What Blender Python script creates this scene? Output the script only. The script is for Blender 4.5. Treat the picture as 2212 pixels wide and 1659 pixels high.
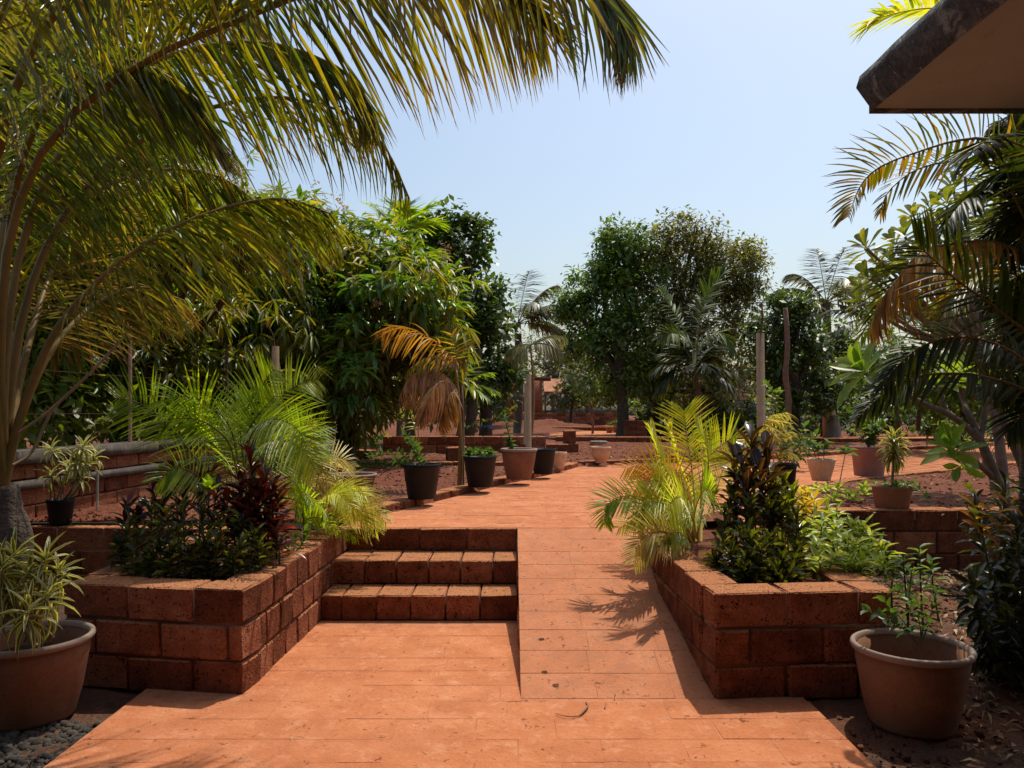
import bpy, bmesh, math, random
import numpy as np
from mathutils import Vector, Matrix

for _o in list(bpy.data.objects):
    bpy.data.objects.remove(_o)
SC = bpy.context.scene
COL = SC.collection
random.seed(7)
RNG = np.random.default_rng(11)

# ------------------------------------------------------------------ camera, sky, sun, exposure
EYE = 1.54                      # eye height above the lower pavement
F, CX, CY = 1665.0, 1106.0, 885.0   # focal length and horizon measured on a 2212 px wide copy of the photograph
cam_data = bpy.data.cameras.new('camera')
cam = bpy.data.objects.new('camera', cam_data)
COL.objects.link(cam)
cam.location = (0, 0, EYE)
cam.rotation_euler = (math.radians(90), 0, 0)
cam_data.sensor_width = 36.0
cam_data.lens = 36.0 * F / 2212.0
cam_data.shift_y = (CY - 829.5) / 2212.0
cam_data.clip_start = 0.05
cam_data.clip_end = 2000
SC.camera = cam

SUN_DIR = Vector((0.147, 0.238, 0.60)).normalized()
SUN_EL = math.asin(SUN_DIR.z)
SUN_AZ = math.atan2(SUN_DIR.x, SUN_DIR.y)
world = bpy.data.worlds.new('World')
SC.world = world
world.use_nodes = True
wn = world.node_tree
wn.nodes.clear()
sky = wn.nodes.new('ShaderNodeTexSky')
sky.sky_type = 'NISHITA'
sky.sun_disc = False
sky.sun_elevation = SUN_EL
sky.sun_rotation = SUN_AZ
sky.altitude = 0
sky.air_density = 1.4
sky.dust_density = 3.1
sky.ozone_density = 2.2
bg = wn.nodes.new('ShaderNodeBackground')
bg.inputs['Strength'].default_value = 0.15
out = wn.nodes.new('ShaderNodeOutputWorld')
wn.links.new(sky.outputs[0], bg.inputs['Color'])
wn.links.new(bg.outputs[0], out.inputs['Surface'])

sun_data = bpy.data.lights.new('sun', 'SUN')
sun_data.energy = 3.8
sun_data.angle = math.radians(0.53)
sun_data.color = (1.0, 0.93, 0.82)
sun = bpy.data.objects.new('sun', sun_data)
COL.objects.link(sun)
sun.rotation_euler = SUN_DIR.to_track_quat('Z', 'Y').to_euler()

SC.view_settings.view_transform = 'Standard'
SC.view_settings.look = 'None'
SC.view_settings.exposure = 0.0
SC.view_settings.gamma = 1.0
SC.view_settings.use_curve_mapping = False
SC.render.engine = 'CYCLES'
SC.cycles.sample_clamp_indirect = 4.0
SC.cycles.max_bounces = 8
SC.cycles.diffuse_bounces = 3
SC.cycles.transmission_bounces = 6
SC.cycles.transparent_max_bounces = 6


def P(px, py, d):
    """world point at distance d whose place in the photograph is (px, py)"""
    return Vector(((px - CX) / F * d, d, EYE + (CY - py) / F * d))


def G(px, py, z=0.0):
    d = (EYE - z) * F / (py - CY)
    return Vector(((px - CX) / F * d, d, z))


# ------------------------------------------------------------------ material helpers
def nodes_of(name):
    m = bpy.data.materials.new(name)
    m.use_nodes = True
    nt = m.node_tree
    nt.nodes.clear()
    return m, nt


def N(nt, kind, **kw):
    n = nt.nodes.new(kind)
    for k, v in kw.items():
        setattr(n, k, v)
    return n


def ramp(nt, fac, stops, interp='LINEAR'):
    r = N(nt, 'ShaderNodeValToRGB')
    r.color_ramp.interpolation = interp
    els = r.color_ramp.elements
    while len(els) < len(stops):
        els.new(0.5)
    for e, (p, c) in zip(els, stops):
        e.position = p
        e.color = (c[0], c[1], c[2], 1) if not isinstance(c, (int, float)) else (c, c, c, 1)
    nt.links.new(fac, r.inputs[0])
    return r.outputs[0]


def noise(nt, scale, detail=4, rough=0.6, vec=None, dist=0.0):
    n = N(nt, 'ShaderNodeTexNoise')
    n.inputs['Scale'].default_value = scale
    n.inputs['Detail'].default_value = detail
    n.inputs['Roughness'].default_value = rough
    n.inputs['Distortion'].default_value = dist
    if vec is not None:
        nt.links.new(vec, n.inputs['Vector'])
    return n.outputs['Fac']


def mixc(nt, fac, a, b, mode='MIX'):
    m = N(nt, 'ShaderNodeMix', data_type='RGBA', blend_type=mode)
    for sock, v in ((m.inputs[0], fac), (m.inputs[6], a), (m.inputs[7], b)):
        if isinstance(v, (int, float)):
            sock.default_value = v
        elif isinstance(v, (tuple, list)):
            sock.default_value = (v[0], v[1], v[2], 1)
        else:
            nt.links.new(v, sock)
    return m.outputs[2]


def mth(nt, op, a, b=0.0):
    m = N(nt, 'ShaderNodeMath', operation=op)
    for sock, v in ((m.inputs[0], a), (m.inputs[1], b)):
        if isinstance(v, (int, float)):
            sock.default_value = v
        else:
            nt.links.new(v, sock)
    return m.outputs[0]


def pos(nt):
    return N(nt, 'ShaderNodeNewGeometry').outputs['Position']


def surface(name, stops, scale=6, rough=0.85, fine=60, bump=0.3, bdist=0.01, pits=None, patch=None, objvar=0.0, spec=0.3, sunlit_dust=None, specks=None, patch2=None):
    """matte mottled surface: stops = colour ramp over noise; pits=(scale, size, colour); patch=(scale, lo, hi, colour); dust = dusty colour on upward faces, brightened to paint in sunlit tops"""
    m, nt = nodes_of(name)
    o = N(nt, 'ShaderNodeOutputMaterial')
    b = N(nt, 'ShaderNodeBsdfPrincipled')
    b.inputs['Roughness'].default_value = rough
    b.inputs['Specular IOR Level'].default_value = spec
    p = pos(nt)
    n1 = noise(nt, scale, 6, 0.65, p)
    n2 = noise(nt, fine, 3, 0.7, p)
    mixn = mth(nt, 'ADD', mth(nt, 'MULTIPLY', n1, 0.65), mth(nt, 'MULTIPLY', n2, 0.35))
    if objvar:
        oi = N(nt, 'ShaderNodeObjectInfo')
        mixn = mth(nt, 'ADD', mixn, mth(nt, 'MULTIPLY', mth(nt, 'SUBTRACT', oi.outputs['Random'], 0.5), objvar))
    c = ramp(nt, mixn, stops)
    h = n2
    if patch:
        pn = noise(nt, patch[0], 5, 0.7, p, 0.6)
        f = ramp(nt, pn, [(patch[1], 0.0), (patch[2], 1.0)])
        c = mixc(nt, f, c, patch[3])
    if patch2:
        pn = noise(nt, patch2[0], 5, 0.8, p, 0.2)
        c = mixc(nt, ramp(nt, pn, [(patch2[1], 0.0), (patch2[2], 1.0)]), c, patch2[3])
    if sunlit_dust:
        g = N(nt, 'ShaderNodeNewGeometry')
        sx = N(nt, 'ShaderNodeSeparateXYZ')
        nt.links.new(g.outputs['Normal'], sx.inputs[0])
        f = ramp(nt, mth(nt, 'ADD', sx.outputs[2], mth(nt, 'MULTIPLY', mth(nt, 'SUBTRACT', n1, 0.5), 0.5)), [(0.55, 0.0), (0.95, 1.0)])
        c = mixc(nt, mth(nt, 'MULTIPLY', f, sunlit_dust[1]), c, sunlit_dust[0])
    if pits:
        v = N(nt, 'ShaderNodeTexVoronoi')
        v.inputs['Scale'].default_value = pits[0]
        nt.links.new(p, v.inputs['Vector'])
        gate = noise(nt, pits[0] * 0.35, 2, 0.5, p)
        d = mth(nt, 'SUBTRACT', v.outputs['Distance'], mth(nt, 'MULTIPLY', mth(nt, 'SUBTRACT', gate, 0.45), 1.2))
        f = ramp(nt, d, [(pits[1], 0.0), (pits[1] + 0.14, 1.0)])
        c = mixc(nt, f, pits[2], c)
        h = mth(nt, 'ADD', mth(nt, 'MULTIPLY', f, 1.5), n2)
    if specks:
        sn = noise(nt, specks[0], 2, 0.5, p, 1.2)
        c = mixc(nt, ramp(nt, sn, [(specks[1], 0.0), (specks[1] + .06, 1.0)]), c, specks[2])
    nt.links.new(c, b.inputs['Base Color'])
    bp = N(nt, 'ShaderNodeBump')
    bp.inputs['Strength'].default_value = bump
    bp.inputs['Distance'].default_value = bdist
    nt.links.new(h, bp.inputs['Height'])
    nt.links.new(bp.outputs[0], b.inputs['Normal'])
    nt.links.new(b.outputs[0], o.inputs[0])
    return m


def leaf_material(name, stops, trans=0.45, tmul=(2.6, 2.0, 0.45), rough=0.38, spec=0.5, stripe=None, tip=None, edge=None, mottle=None):
    """thin leaf: reflects, and lets sun through with a yellower colour. Colour picked per leaf; stripe=(halfwidth, colour) along the midrib;
    edge=(start, colour) along the margin; tip=(start, end, colour) towards the tip; mottle=(scale, lo, hi, colour)"""
    m, nt = nodes_of(name)
    o = N(nt, 'ShaderNodeOutputMaterial')
    rnd = N(nt, 'ShaderNodeAttribute', attribute_name='rnd').outputs['Fac']
    oi = N(nt, 'ShaderNodeObjectInfo').outputs['Random']
    r = mth(nt, 'FRACT', mth(nt, 'ADD', rnd, oi))
    c = ramp(nt, r, stops)
    lx = N(nt, 'ShaderNodeAttribute', attribute_name='lx').outputs['Fac']
    ly = N(nt, 'ShaderNodeAttribute', attribute_name='ly').outputs['Fac']
    p = pos(nt)
    ax = mth(nt, 'ABSOLUTE', lx)
    if mottle:
        mn = noise(nt, mottle[0], 3, 0.6, p)
        c = mixc(nt, ramp(nt, mn, [(mottle[1], 0.0), (mottle[2], 1.0)]), c, mottle[3])
    if stripe:
        c = mixc(nt, ramp(nt, ax, [(stripe[0] * 0.7, 1.0), (stripe[0] * 1.3, 0.0)]), c, stripe[1])
    if edge:
        c = mixc(nt, ramp(nt, ax, [(edge[0], 0.0), (min(1, edge[0] + 0.12), 1.0)]), c, edge[1])
    if tip:
        t = mth(nt, 'ADD', ly, mth(nt, 'MULTIPLY', mth(nt, 'SUBTRACT', r, 0.5), 0.5))
        c = mixc(nt, ramp(nt, t, [(tip[0], 0.0), (tip[1], 1.0)]), c, tip[2])
    n1 = noise(nt, 9.0, 3, 0.6, p)
    c = mixc(nt, 1.0, c, ramp(nt, n1, [(0.3, 0.72), (0.7, 1.25)]), 'MULTIPLY')
    b = N(nt, 'ShaderNodeBsdfPrincipled')
    b.inputs['Roughness'].default_value = rough
    b.inputs['Specular IOR Level'].default_value = spec
    nt.links.new(c, b.inputs['Base Color'])
    tr = N(nt, 'ShaderNodeBsdfTranslucent')
    nt.links.new(mixc(nt, 1.0, c, tmul, 'MULTIPLY'), tr.inputs['Color'])
    mx = N(nt, 'ShaderNodeMixShader')
    mx.inputs[0].default_value = trans
    nt.links.new(b.outputs[0], mx.inputs[1])
    nt.links.new(tr.outputs[0], mx.inputs[2])
    nt.links.new(mx.outputs[0], o.inputs[0])
    return m


# ------------------------------------------------------------------ objects
def tag(o, label=None, cat=None, group=None, kind=None):
    for k, v in (('label', label), ('category', cat), ('group', group), ('kind', kind)):
        if v:
            o[k] = v
    return o


def thing(name, label, cat, loc, group=None):
    o = bpy.data.objects.new(name, None)
    o.empty_display_size = 0.1
    COL.objects.link(o)
    o.location = loc
    return tag(o, label, cat, group)


def wloc(o):
    v = Vector((0, 0, 0))
    while o is not None:
        v = v + o.location
        o = o.parent
    return v


def link(name, me, parent=None, mat=None, kind=None):
    """mesh with world coordinates -> object (parents are never rotated)"""
    o = bpy.data.objects.new(name, me)
    COL.objects.link(o)
    if mat is not None and not me.materials:
        me.materials.append(mat)
    if parent is not None:
        o.parent = parent
        o.location = -wloc(parent)
    if kind:
        o['kind'] = kind
    return o


def npmesh(name, V, Q, mat=None, attrs=None, smooth=False):
    """V (n,3), Q (m,4) quads"""
    V = np.ascontiguousarray(V, dtype=np.float32)
    Q = np.ascontiguousarray(Q, dtype=np.int32)
    me = bpy.data.meshes.new(name)
    me.vertices.add(len(V))
    me.vertices.foreach_set('co', V.ravel())
    k = Q.shape[1]
    me.loops.add(Q.size)
    me.loops.foreach_set('vertex_index', Q.ravel())
    me.polygons.add(len(Q))
    me.polygons.foreach_set('loop_start', np.arange(0, Q.size, k, dtype=np.int32))
    for an, av in (attrs or {}).items():
        at = me.attributes.new(an, 'FLOAT', 'POINT')
        at.data.foreach_set('value', np.ascontiguousarray(av, dtype=np.float32))
    if smooth:
        me.polygons.foreach_set('use_smooth', np.ones(len(Q), dtype=bool))
    me.update(calc_edges=True)
    if mat is not None:
        me.materials.append(mat)
    return me


class Geo:
    """collects quads"""
    def __init__(s):
        s.V, s.Q, s.n = [], [], 0

    def add(s, V, Q):
        V = np.asarray(V, dtype=np.float64)
        s.V.append(V)
        s.Q.append(np.asarray(Q, dtype=np.int64) + s.n)
        s.n += len(V)

    def box(s, c, size, yaw=0.0, taper=1.0):
        x, y, z = size[0] / 2, size[1] / 2, size[2] / 2
        ca, sa = math.cos(yaw), math.sin(yaw)
        vs = []
        for dz, t in ((-z, 1.0), (z, taper)):
            for dx, dy in ((-x, -y), (x, -y), (x, y), (-x, y)):
                dx, dy = dx * t, dy * t
                vs.append((c[0] + dx * ca - dy * sa, c[1] + dx * sa + dy * ca, c[2] + dz))
        s.add(vs, [(0, 3, 2, 1), (4, 5, 6, 7), (0, 1, 5, 4), (1, 2, 6, 5), (2, 3, 7, 6), (3, 0, 4, 7)])
        return s

    def tube(s, pts, radii, n=8, cap=True, wob=0.0):
        pts = [Vector(p) for p in pts]
        if not isinstance(radii, (list, tuple, np.ndarray)):
            radii = [radii] * len(pts)
        vs, prev = [], None
        for i, p in enumerate(pts):
            t = (pts[min(i + 1, len(pts) - 1)] - pts[max(i - 1, 0)]).normalized()
            if prev is None:
                a = Vector((1, 0, 0)) if abs(t.x) < 0.9 else Vector((0, 1, 0))
                u = (a - t * a.dot(t)).normalized()
            else:
                u = (prev - t * prev.dot(t)).normalized()
            prev = u
            w = t.cross(u)
            for k in range(n):
                an = 2 * math.pi * k / n
                rr = radii[i] * (1 + (random.uniform(-wob, wob) if wob else 0))
                vs.append(p + u * (math.cos(an) * rr) + w * (math.sin(an) * rr))
        q = []
        for i in range(len(pts) - 1):
            for k in range(n):
                q.append((i * n + k, i * n + (k + 1) % n, (i + 1) * n + (k + 1) % n, (i + 1) * n + k))
        if cap:
            for base in (0, (len(pts) - 1) * n):
                ci = len(vs)
                vs.append(pts[0] if base == 0 else pts[-1])
                for k in range(0, n, 2):
                    q.append((base + k, base + (k + 1) % n, base + (k + 2) % n, ci))
        s.add([tuple(v) for v in vs], q)
        return s

    def lathe(s, c, prof, n=24, jit=0.0, flute=0.0, nfl=12):
        vs, q = [], []
        for (r, z) in prof:
            for k in range(n):
                a = 2 * math.pi * k / n
                rr = r * (1 + flute * math.cos(nfl * a)) + random.uniform(-jit, jit)
                vs.append((c[0] + rr * math.cos(a), c[1] + rr * math.sin(a), c[2] + z))
        for i in range(len(prof) - 1):
            for k in range(n):
                q.append((i * n + k, i * n + (k + 1) % n, (i + 1) * n + (k + 1) % n, (i + 1) * n + k))
        s.add(vs, q)
        return s

    def mesh(s, name, mat=None, smooth=False):
        return npmesh(name, np.concatenate(s.V), np.concatenate(s.Q), mat, None, smooth)

    def obj(s, name, mat, parent=None, smooth=False, kind=None):
        return link(name, s.mesh(name, mat, smooth), parent, None, kind)


def poly_sheet(name, pts, z, mat):
    bm = bmesh.new()
    vs = [bm.verts.new((x, y, z)) for x, y in pts]
    f = bm.faces.new(vs)
    if f.normal.z < 0:
        f.normal_flip()
    bmesh.ops.triangulate(bm, faces=bm.faces[:])
    bm.normal_update()
    for f in bm.faces:
        if f.normal.z < 0:
            f.normal_flip()
    me = bpy.data.meshes.new(name)
    bm.to_mesh(me)
    bm.free()
    me.materials.append(mat)
    return link(name, me)


# ------------------------------------------------------------------ blocks
_bricks = {}


def brick_mesh(lx, ly, lz, mat, bev=0.010, rough=0.007):
    key = (round(lx, 2), round(ly, 2), round(lz, 3), mat.name, bev)
    if key not in _bricks:
        vs = []
        for v in range(4):
            bm = bmesh.new()
            bmesh.ops.create_cube(bm, size=1.0)
            for vert in bm.verts:
                vert.co = Vector((vert.co.x * lx, vert.co.y * ly, vert.co.z * lz))
            bmesh.ops.bevel(bm, geom=bm.edges[:], offset=bev, segments=1, affect='EDGES')
            for vert in bm.verts:
                vert.co += Vector((random.uniform(-rough, rough), random.uniform(-rough, rough), random.uniform(-rough, rough) * 0.4))
            me = bpy.data.meshes.new('brick')
            bm.to_mesh(me)
            bm.free()
            me.materials.append(mat)
            vs.append(me)
        _bricks[key] = vs
    return random.choice(_bricks[key])


def put_brick(name, c, size, yaw, mat, parent, bev=0.010, rough=0.007, tilt=0.0, slope=0.0):
    o = bpy.data.objects.new(name, brick_mesh(size[0], size[1], size[2], mat, bev, rough))
    COL.objects.link(o)
    if parent is not None:
        o.parent = parent
        o.location = Vector(c) - wloc(parent)
    else:
        o.location = c
    o.rotation_euler = (random.uniform(-tilt, tilt) + slope, random.uniform(-tilt, tilt), yaw)
    return o


def course_wall(parent, pts, z0, courses, L=0.40, H=0.185, T=0.22, joint=0.013, mat=None, mortar=None, name='brick', limit=10**6, core=True):
    """straight stretches of block masonry; pts = centreline in plan"""
    cnt = 0
    g = Geo()
    for a, b in zip(pts[:-1], pts[1:]):
        a, b = Vector((a[0], a[1])), Vector((b[0], b[1]))
        dv = b - a
        ln = dv.length
        u = dv / ln
        yaw = math.atan2(u.y, u.x)
        for c in range(courses):
            z = z0 + c * (H + joint) + H / 2
            x = 0.0
            first = L * (1.0 if c % 2 == 0 else 0.5)
            while x < ln - 0.03:
                w = min(first if x == 0 else L, ln - x)
                if ln - x - w < 0.07:
                    w = ln - x
                m = a + u * (x + w / 2)
                k_ = random.uniform(-.005, .005)
                put_brick(name, (m.x - u.y * k_, m.y + u.x * k_, z + random.uniform(-.002, .002)), (w - joint, T, H), yaw, mat, parent, tilt=0.007)
                cnt += 1
                x += w
        if core:
            m = (a + b) / 2
            hh = courses * (H + joint) - joint - 0.012
            g.box((m.x, m.y, z0 + hh / 2), (ln - 0.03, T - 0.03, hh), yaw)
    if core:
        g.obj('mortar', mortar, parent)
    return cnt


# ------------------------------------------------------------------ leaves
class Leaf:
    def __init__(s, name, V, Q):
        s.name = name
        s.V = np.array(V, dtype=np.float64)
        s.Q = np.array(Q, dtype=np.int64)
        s.lx = s.V[:, 0] * 2
        s.ly = s.V[:, 1].copy()
        s.cache = {}

    def mesh(s, mat):
        if mat.name not in s.cache:
            s.cache[mat.name] = npmesh(s.name, s.V, s.Q, mat, {'lx': s.lx, 'ly': s.ly}, True)
        return s.cache[mat.name]


def strip(name, prof, droop=0.0, fold=0.15, power=2.0, twist=0.0, wave=0.0, three=True, curl=0.0, asp=0.3):
    """leaf along +Y of length 1, width 1 (scaled later); prof = [(t, halfwidth)]; fold lifts the margins"""
    V, Q = [], []
    for i, (t, w) in enumerate(prof):
        y, z = t, -droop * t ** power
        if droop > 0.75:      # keep the arc length about 1 for strongly bent leaves
            th = droop * 1.25 * t
            y, z = math.sin(th) / (droop * 1.25), -(1 - math.cos(th)) / (droop * 1.25)
        zz = wave * math.sin(t * 9)
        tw = twist * t
        for sx in ((-1, 0, 1) if three else (-1, 1)):
            x = sx * w * 0.5
            V.append((x * math.cos(tw), y, z + asp * (abs(x) * fold * 2 + x * math.sin(tw)) + zz * sx * 0.4))
    k = 3 if three else 2
    for i in range(len(prof) - 1):
        for j in range(k - 1):
            Q.append((i * k + j, i * k + j + 1, (i + 1) * k + j + 1, (i + 1) * k + j))
    L = Leaf(name, V, Q)
    ts = np.repeat([p[0] for p in prof], k)
    L.ly = ts
    L.lx = np.tile((-1, 0, 1) if three else (-1, 1), len(prof)).astype(float)
    return L


LEAFLET = [(0, .35), (.12, .9), (.4, 1), (.72, .7), (1, .06)]
LF = [strip('leaflet', LEAFLET, d, 0.5, asp=0.05) for d in (0.02, 0.16, 0.34, 0.58)]
LF_FAR = [strip('leaflet', [(0, .5), (.35, 1), (1, .08)], d, 0, three=False) for d in (0.02, 0.16, 0.34, 0.58)]
LANCE = [strip('leaf', [(0, .1), (.25, .8), (.5, 1), (.78, .6), (1, .04)], d, 0.4, asp=.28) for d in (0.05, 0.25, 0.5)]
OVATE = [strip('leaf', [(0, .12), (.3, .9), (.6, .85), (1, .05)], d, 0.35, asp=.55) for d in (0.05, 0.2)]
OVATE_FAR = [strip('leaf', [(0, .15), (.45, 1), (1, .1)], d, 0.25) for d in (0.05, 0.25)]
LANCE_FAR = [strip('leaf', [(0, .2), (.4, 1), (1, .08)], d, 0.4, asp=.28) for d in (0.05, 0.35)]
SPATULA = [strip('leaf', [(0, .1), (.3, .45), (.6, .92), (.82, 1), (.95, .62), (1, .12)], d, 0.3, asp=.33) for d in (0.05, 0.25)]
PLUM = [strip('leaf', [(0, .08), (.2, .5), (.45, .95), (.68, 1), (.88, .55), (1, .03)], d, 0.3, asp=.3) for d in (0.05, 0.2)]
STRAP = [strip('leaf', [(0, .5), (.15, .8), (.4, 1), (.7, .8), (.9, .4), (1, .04)], d, 0.5, asp=.16) for d in (0.25, 0.8, 1.3)]
CROTON = [strip('leaf', [(0, .15), (.25, .6), (.5, .95), (.75, .9), (.92, .45), (1, .05)], d, 0.35, wave=0.02, asp=.3) for d in (0.05, 0.3, 0.6)]
CURLY = [strip('leaf', [(0, .2), (.2, .75), (.4, .8), (.6, .7), (.8, .95), (1, .25)], d, 0.3, twist=tw, wave=0.02, asp=.27) for d, tw in ((0.1, 0.8), (0.4, 2.2))]


def frames(pos_, Y, Zhint, sx, sy, twist=None):
    """(N,4,4) matrices; Y direction, Z near Zhint; sx width, sy length"""
    pos_ = np.asarray(pos_, float)
    Y = np.asarray(Y, float)
    Y = Y / (np.linalg.norm(Y, axis=1, keepdims=True) + 1e-9)
    Zh = np.broadcast_to(np.asarray(Zhint, float), Y.shape).copy()
    Z = Zh - Y * np.sum(Zh * Y, 1, keepdims=True)
    bad = np.linalg.norm(Z, axis=1) < 0.15
    if bad.any():
        alt = np.tile(np.array([[0.3, -1.0, 0.1]]), (int(bad.sum()), 1))
        Yb = Y[bad]
        Z[bad] = alt - Yb * np.sum(alt * Yb, 1, keepdims=True)
    Z /= np.linalg.norm(Z, axis=1, keepdims=True) + 1e-9
    X = np.cross(Y, Z)
    if twist is not None:
        c, s_ = np.cos(twist)[:, None], np.sin(twist)[:, None]
        X, Z = X * c + Z * s_, Z * c - X * s_
    M = np.zeros((len(Y), 4, 4))
    M[:, :3, 0] = X * np.asarray(sx, float).reshape(-1, 1)
    M[:, :3, 1] = Y * np.asarray(sy, float).reshape(-1, 1)
    M[:, :3, 2] = Z * np.asarray(sy, float).reshape(-1, 1)
    M[:, :3, 3] = pos_
    M[:, 3, 3] = 1
    return M


def joined(name, kinds, which, M, mat, parent, kind=None):
    Vs, Qs, A = [], [], {'rnd': [], 'lx': [], 'ly': []}
    n = 0
    for k, lf in enumerate(kinds):
        Mk = M[which == k]
        if not len(Mk):
            continue
        V = np.einsum('nij,kj->nki', Mk[:, :3, :3], lf.V) + Mk[:, None, :3, 3]
        Q = lf.Q[None] + (np.arange(len(Mk)) * len(lf.V))[:, None, None] + n
        Vs.append(V.reshape(-1, 3))
        Qs.append(Q.reshape(-1, 4))
        n += V.shape[0] * V.shape[1]
        A['rnd'].append(np.repeat(RNG.random(len(Mk)), len(lf.V)))
        A['lx'].append(np.tile(lf.lx, len(Mk)))
        A['ly'].append(np.tile(lf.ly, len(Mk)))
    me = npmesh(name, np.concatenate(Vs), np.concatenate(Qs), mat, {k: np.concatenate(v) for k, v in A.items()}, True)
    return link(name, me, parent, None, kind)


def emit(parent_thing, parents, pidx, kinds, which, M, mat, name='leaf', limit=300, rest='foliage'):
    """the largest (in view) as single objects, the rest as one part"""
    p = M[:, :3, 3] + M[:, :3, 1] * 0.5
    d = np.maximum(p[:, 1], 0.3)
    sx = p[:, 0] / d * F + CX
    sy = CY - (p[:, 2] - EYE) / d * F
    inside = (sx > -40) & (sx < 2252) & (sy > -40) & (sy < 1700)
    area = np.linalg.norm(M[:, :3, 1], axis=1) / d * inside
    order = np.argsort(-area, kind='stable')
    single = [i for i in order[:limit] if inside[i]]
    msk = np.zeros(len(M), bool)
    msk[single] = True
    for i in single:
        o = bpy.data.objects.new(name, kinds[which[i]].mesh(mat))
        COL.objects.link(o)
        pr = parents[pidx[i]]
        o.parent = pr
        m = M[i].copy()
        m[:3, 3] -= np.array(wloc(pr))
        o.matrix_basis = Matrix(m.tolist())
    if (~msk).any():
        joined(rest, kinds, which[~msk], M[~msk], mat, parent_thing, 'stuff')


# ------------------------------------------------------------------ palms
def curve(pts, n):
    """Catmull-Rom through pts, n samples, even in parameter"""
    p = [Vector(v) for v in pts]
    p = [p[0] * 2 - p[1]] + p + [p[-1] * 2 - p[-2]]
    seg = len(p) - 3
    o = []
    for i in range(n):
        t = i / (n - 1) * seg
        k = min(int(t), seg - 1)
        t -= k
        a, b, c, d = p[k:k + 4]
        o.append(0.5 * ((2 * b) + (c - a) * t + (2 * a - 5 * b + 4 * c - d) * t * t + (3 * b - a - 3 * c + d) * t ** 3))
    return o


def frond_leaflets(pts, n, length, width, angle=(75, 30), vee=20, hang=0.3, start=0.2, roll=0.0, droop=1, jit=0.12, skip=0.0, sides=(1, -1), prof=None, z_up=0.6, face=0.0, side_len=(1.0, 1.0), tidy=1.0):
    """matrices for the leaflets along a rachis. face: 0 = leaflets spread level, 1 = the frond stands on edge, leaflets up and down"""
    c = curve(pts, 64)
    T = []
    for i in range(64):
        T.append((c[min(i + 1, 63)] - c[max(i - 1, 0)]).normalized())
    up = Vector((0, 0, 1))
    Nn = up - T[0] * up.dot(T[0])
    if Nn.length < 0.2:
        Nn = Vector((0, -1, 0)) - T[0] * (-T[0].y)
    Nn.normalize()
    if face:
        side = T[0].cross(Vector((0, 0, 1)))
        if side.length < 0.2:
            side = Vector((0, -1, 0))
        if side.y > 0:
            side = -side
        Nn = (Nn * (1 - face) + (side - T[0] * side.dot(T[0])).normalized() * face).normalized()
    Nn.rotate(Matrix.Rotation(roll, 3, T[0]))
    ns = [Nn]
    for i in range(1, 64):
        v = ns[-1] - T[i] * ns[-1].dot(T[i])
        ns.append(v.normalized())
    PP, YY, ZZ, LL, WW, KK = [], [], [], [], [], []
    for sd in sides:
        for k in range(n):
            if random.random() < skip:
                continue
            t = start + (1 - start) * (k + random.uniform(0, 0.6)) / n
            t = min(t, 0.995)
            fi = t * 63
            i = min(int(fi), 62)
            pnt = c[i].lerp(c[i + 1], fi - i)
            tt, nn = T[i], ns[i]
            sdv = tt.cross(nn) * sd
            u = (t - start) / (1 - start)
            a = math.radians(angle[0] + (angle[1] - angle[0]) * u + random.uniform(-5, 5) * tidy)
            v = math.radians(vee + random.uniform(-10, 10) * tidy)
            dr = tt * math.cos(a) + (sdv * math.cos(v) + nn * math.sin(v)) * math.sin(a)
            dr = dr + Vector((random.uniform(-jit, jit), random.uniform(-jit, jit), random.uniform(-jit, jit) - hang))
            dr.normalize()
            if prof is None:
                s = (0.55 + 0.45 * min(1, u / 0.25)) * (1 - 0.62 * max(0, (u - 0.55) / 0.45) ** 1.3)
            else:
                s = prof(u)
            PP.append(pnt)
            YY.append(dr)
            ZZ.append(nn * (1 - z_up) + up * z_up)
            if (sdv.z if face else sd) < 0:
                s *= side_len[1]
            else:
                s *= side_len[0]
            LL.append(length * s * random.uniform(0.9, 1.08))
            WW.append(width * (0.7 + 0.3 * s) * random.uniform(0.85, 1.1))
            KK.append(min(3, max(0, int(round(droop + random.uniform(-0.8, 0.8) * tidy)))))
    M = frames(np.array(PP), np.array(YY), np.array(ZZ), np.array(WW), np.array(LL))
    return M, np.array(KK)


def palm(root, fronds, mat, rmat, kinds=LF, limit=300, rach=0.012, rn=6):
    """fronds: dicts for frond_leaflets plus optional 'mat'. Each frond is a part; its leaflets are its sub-parts."""
    groups = {}
    for fr in fronds:
        fr = dict(fr)
        m = fr.pop('mat', mat)
        rr = fr.pop('rach', rach)
        rm = fr.pop('rmat', rmat)
        c = curve(fr['pts'], 20)
        g = Geo().tube(c, [rr * (1 - 0.85 * i / 19) for i in range(20)], rn, cap=False)
        fo = g.obj('frond', rm, root, True)
        M, K = frond_leaflets(**fr)
        groups.setdefault(m.name, [m, [], [], [], []])
        e = groups[m.name]
        e[1].append(M)
        e[2].append(K)
        e[4].append(np.full(len(K), len(e[3])))
        e[3].append(fo)
    tot = sum(len(k) for e in groups.values() for k in e[2])
    for m, Ms, Ks, pars, pi in groups.values():
        M, K, I = np.concatenate(Ms), np.concatenate(Ks), np.concatenate(pi)
        emit(root, pars, I, kinds, K, M, m, 'leaflet', int(limit * len(K) / tot), 'small_leaflets')


# ------------------------------------------------------------------ trees and shrubs
def sphere_pts(n):
    v = RNG.normal(size=(n, 3))
    return v / np.linalg.norm(v, axis=1, keepdims=True)


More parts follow.
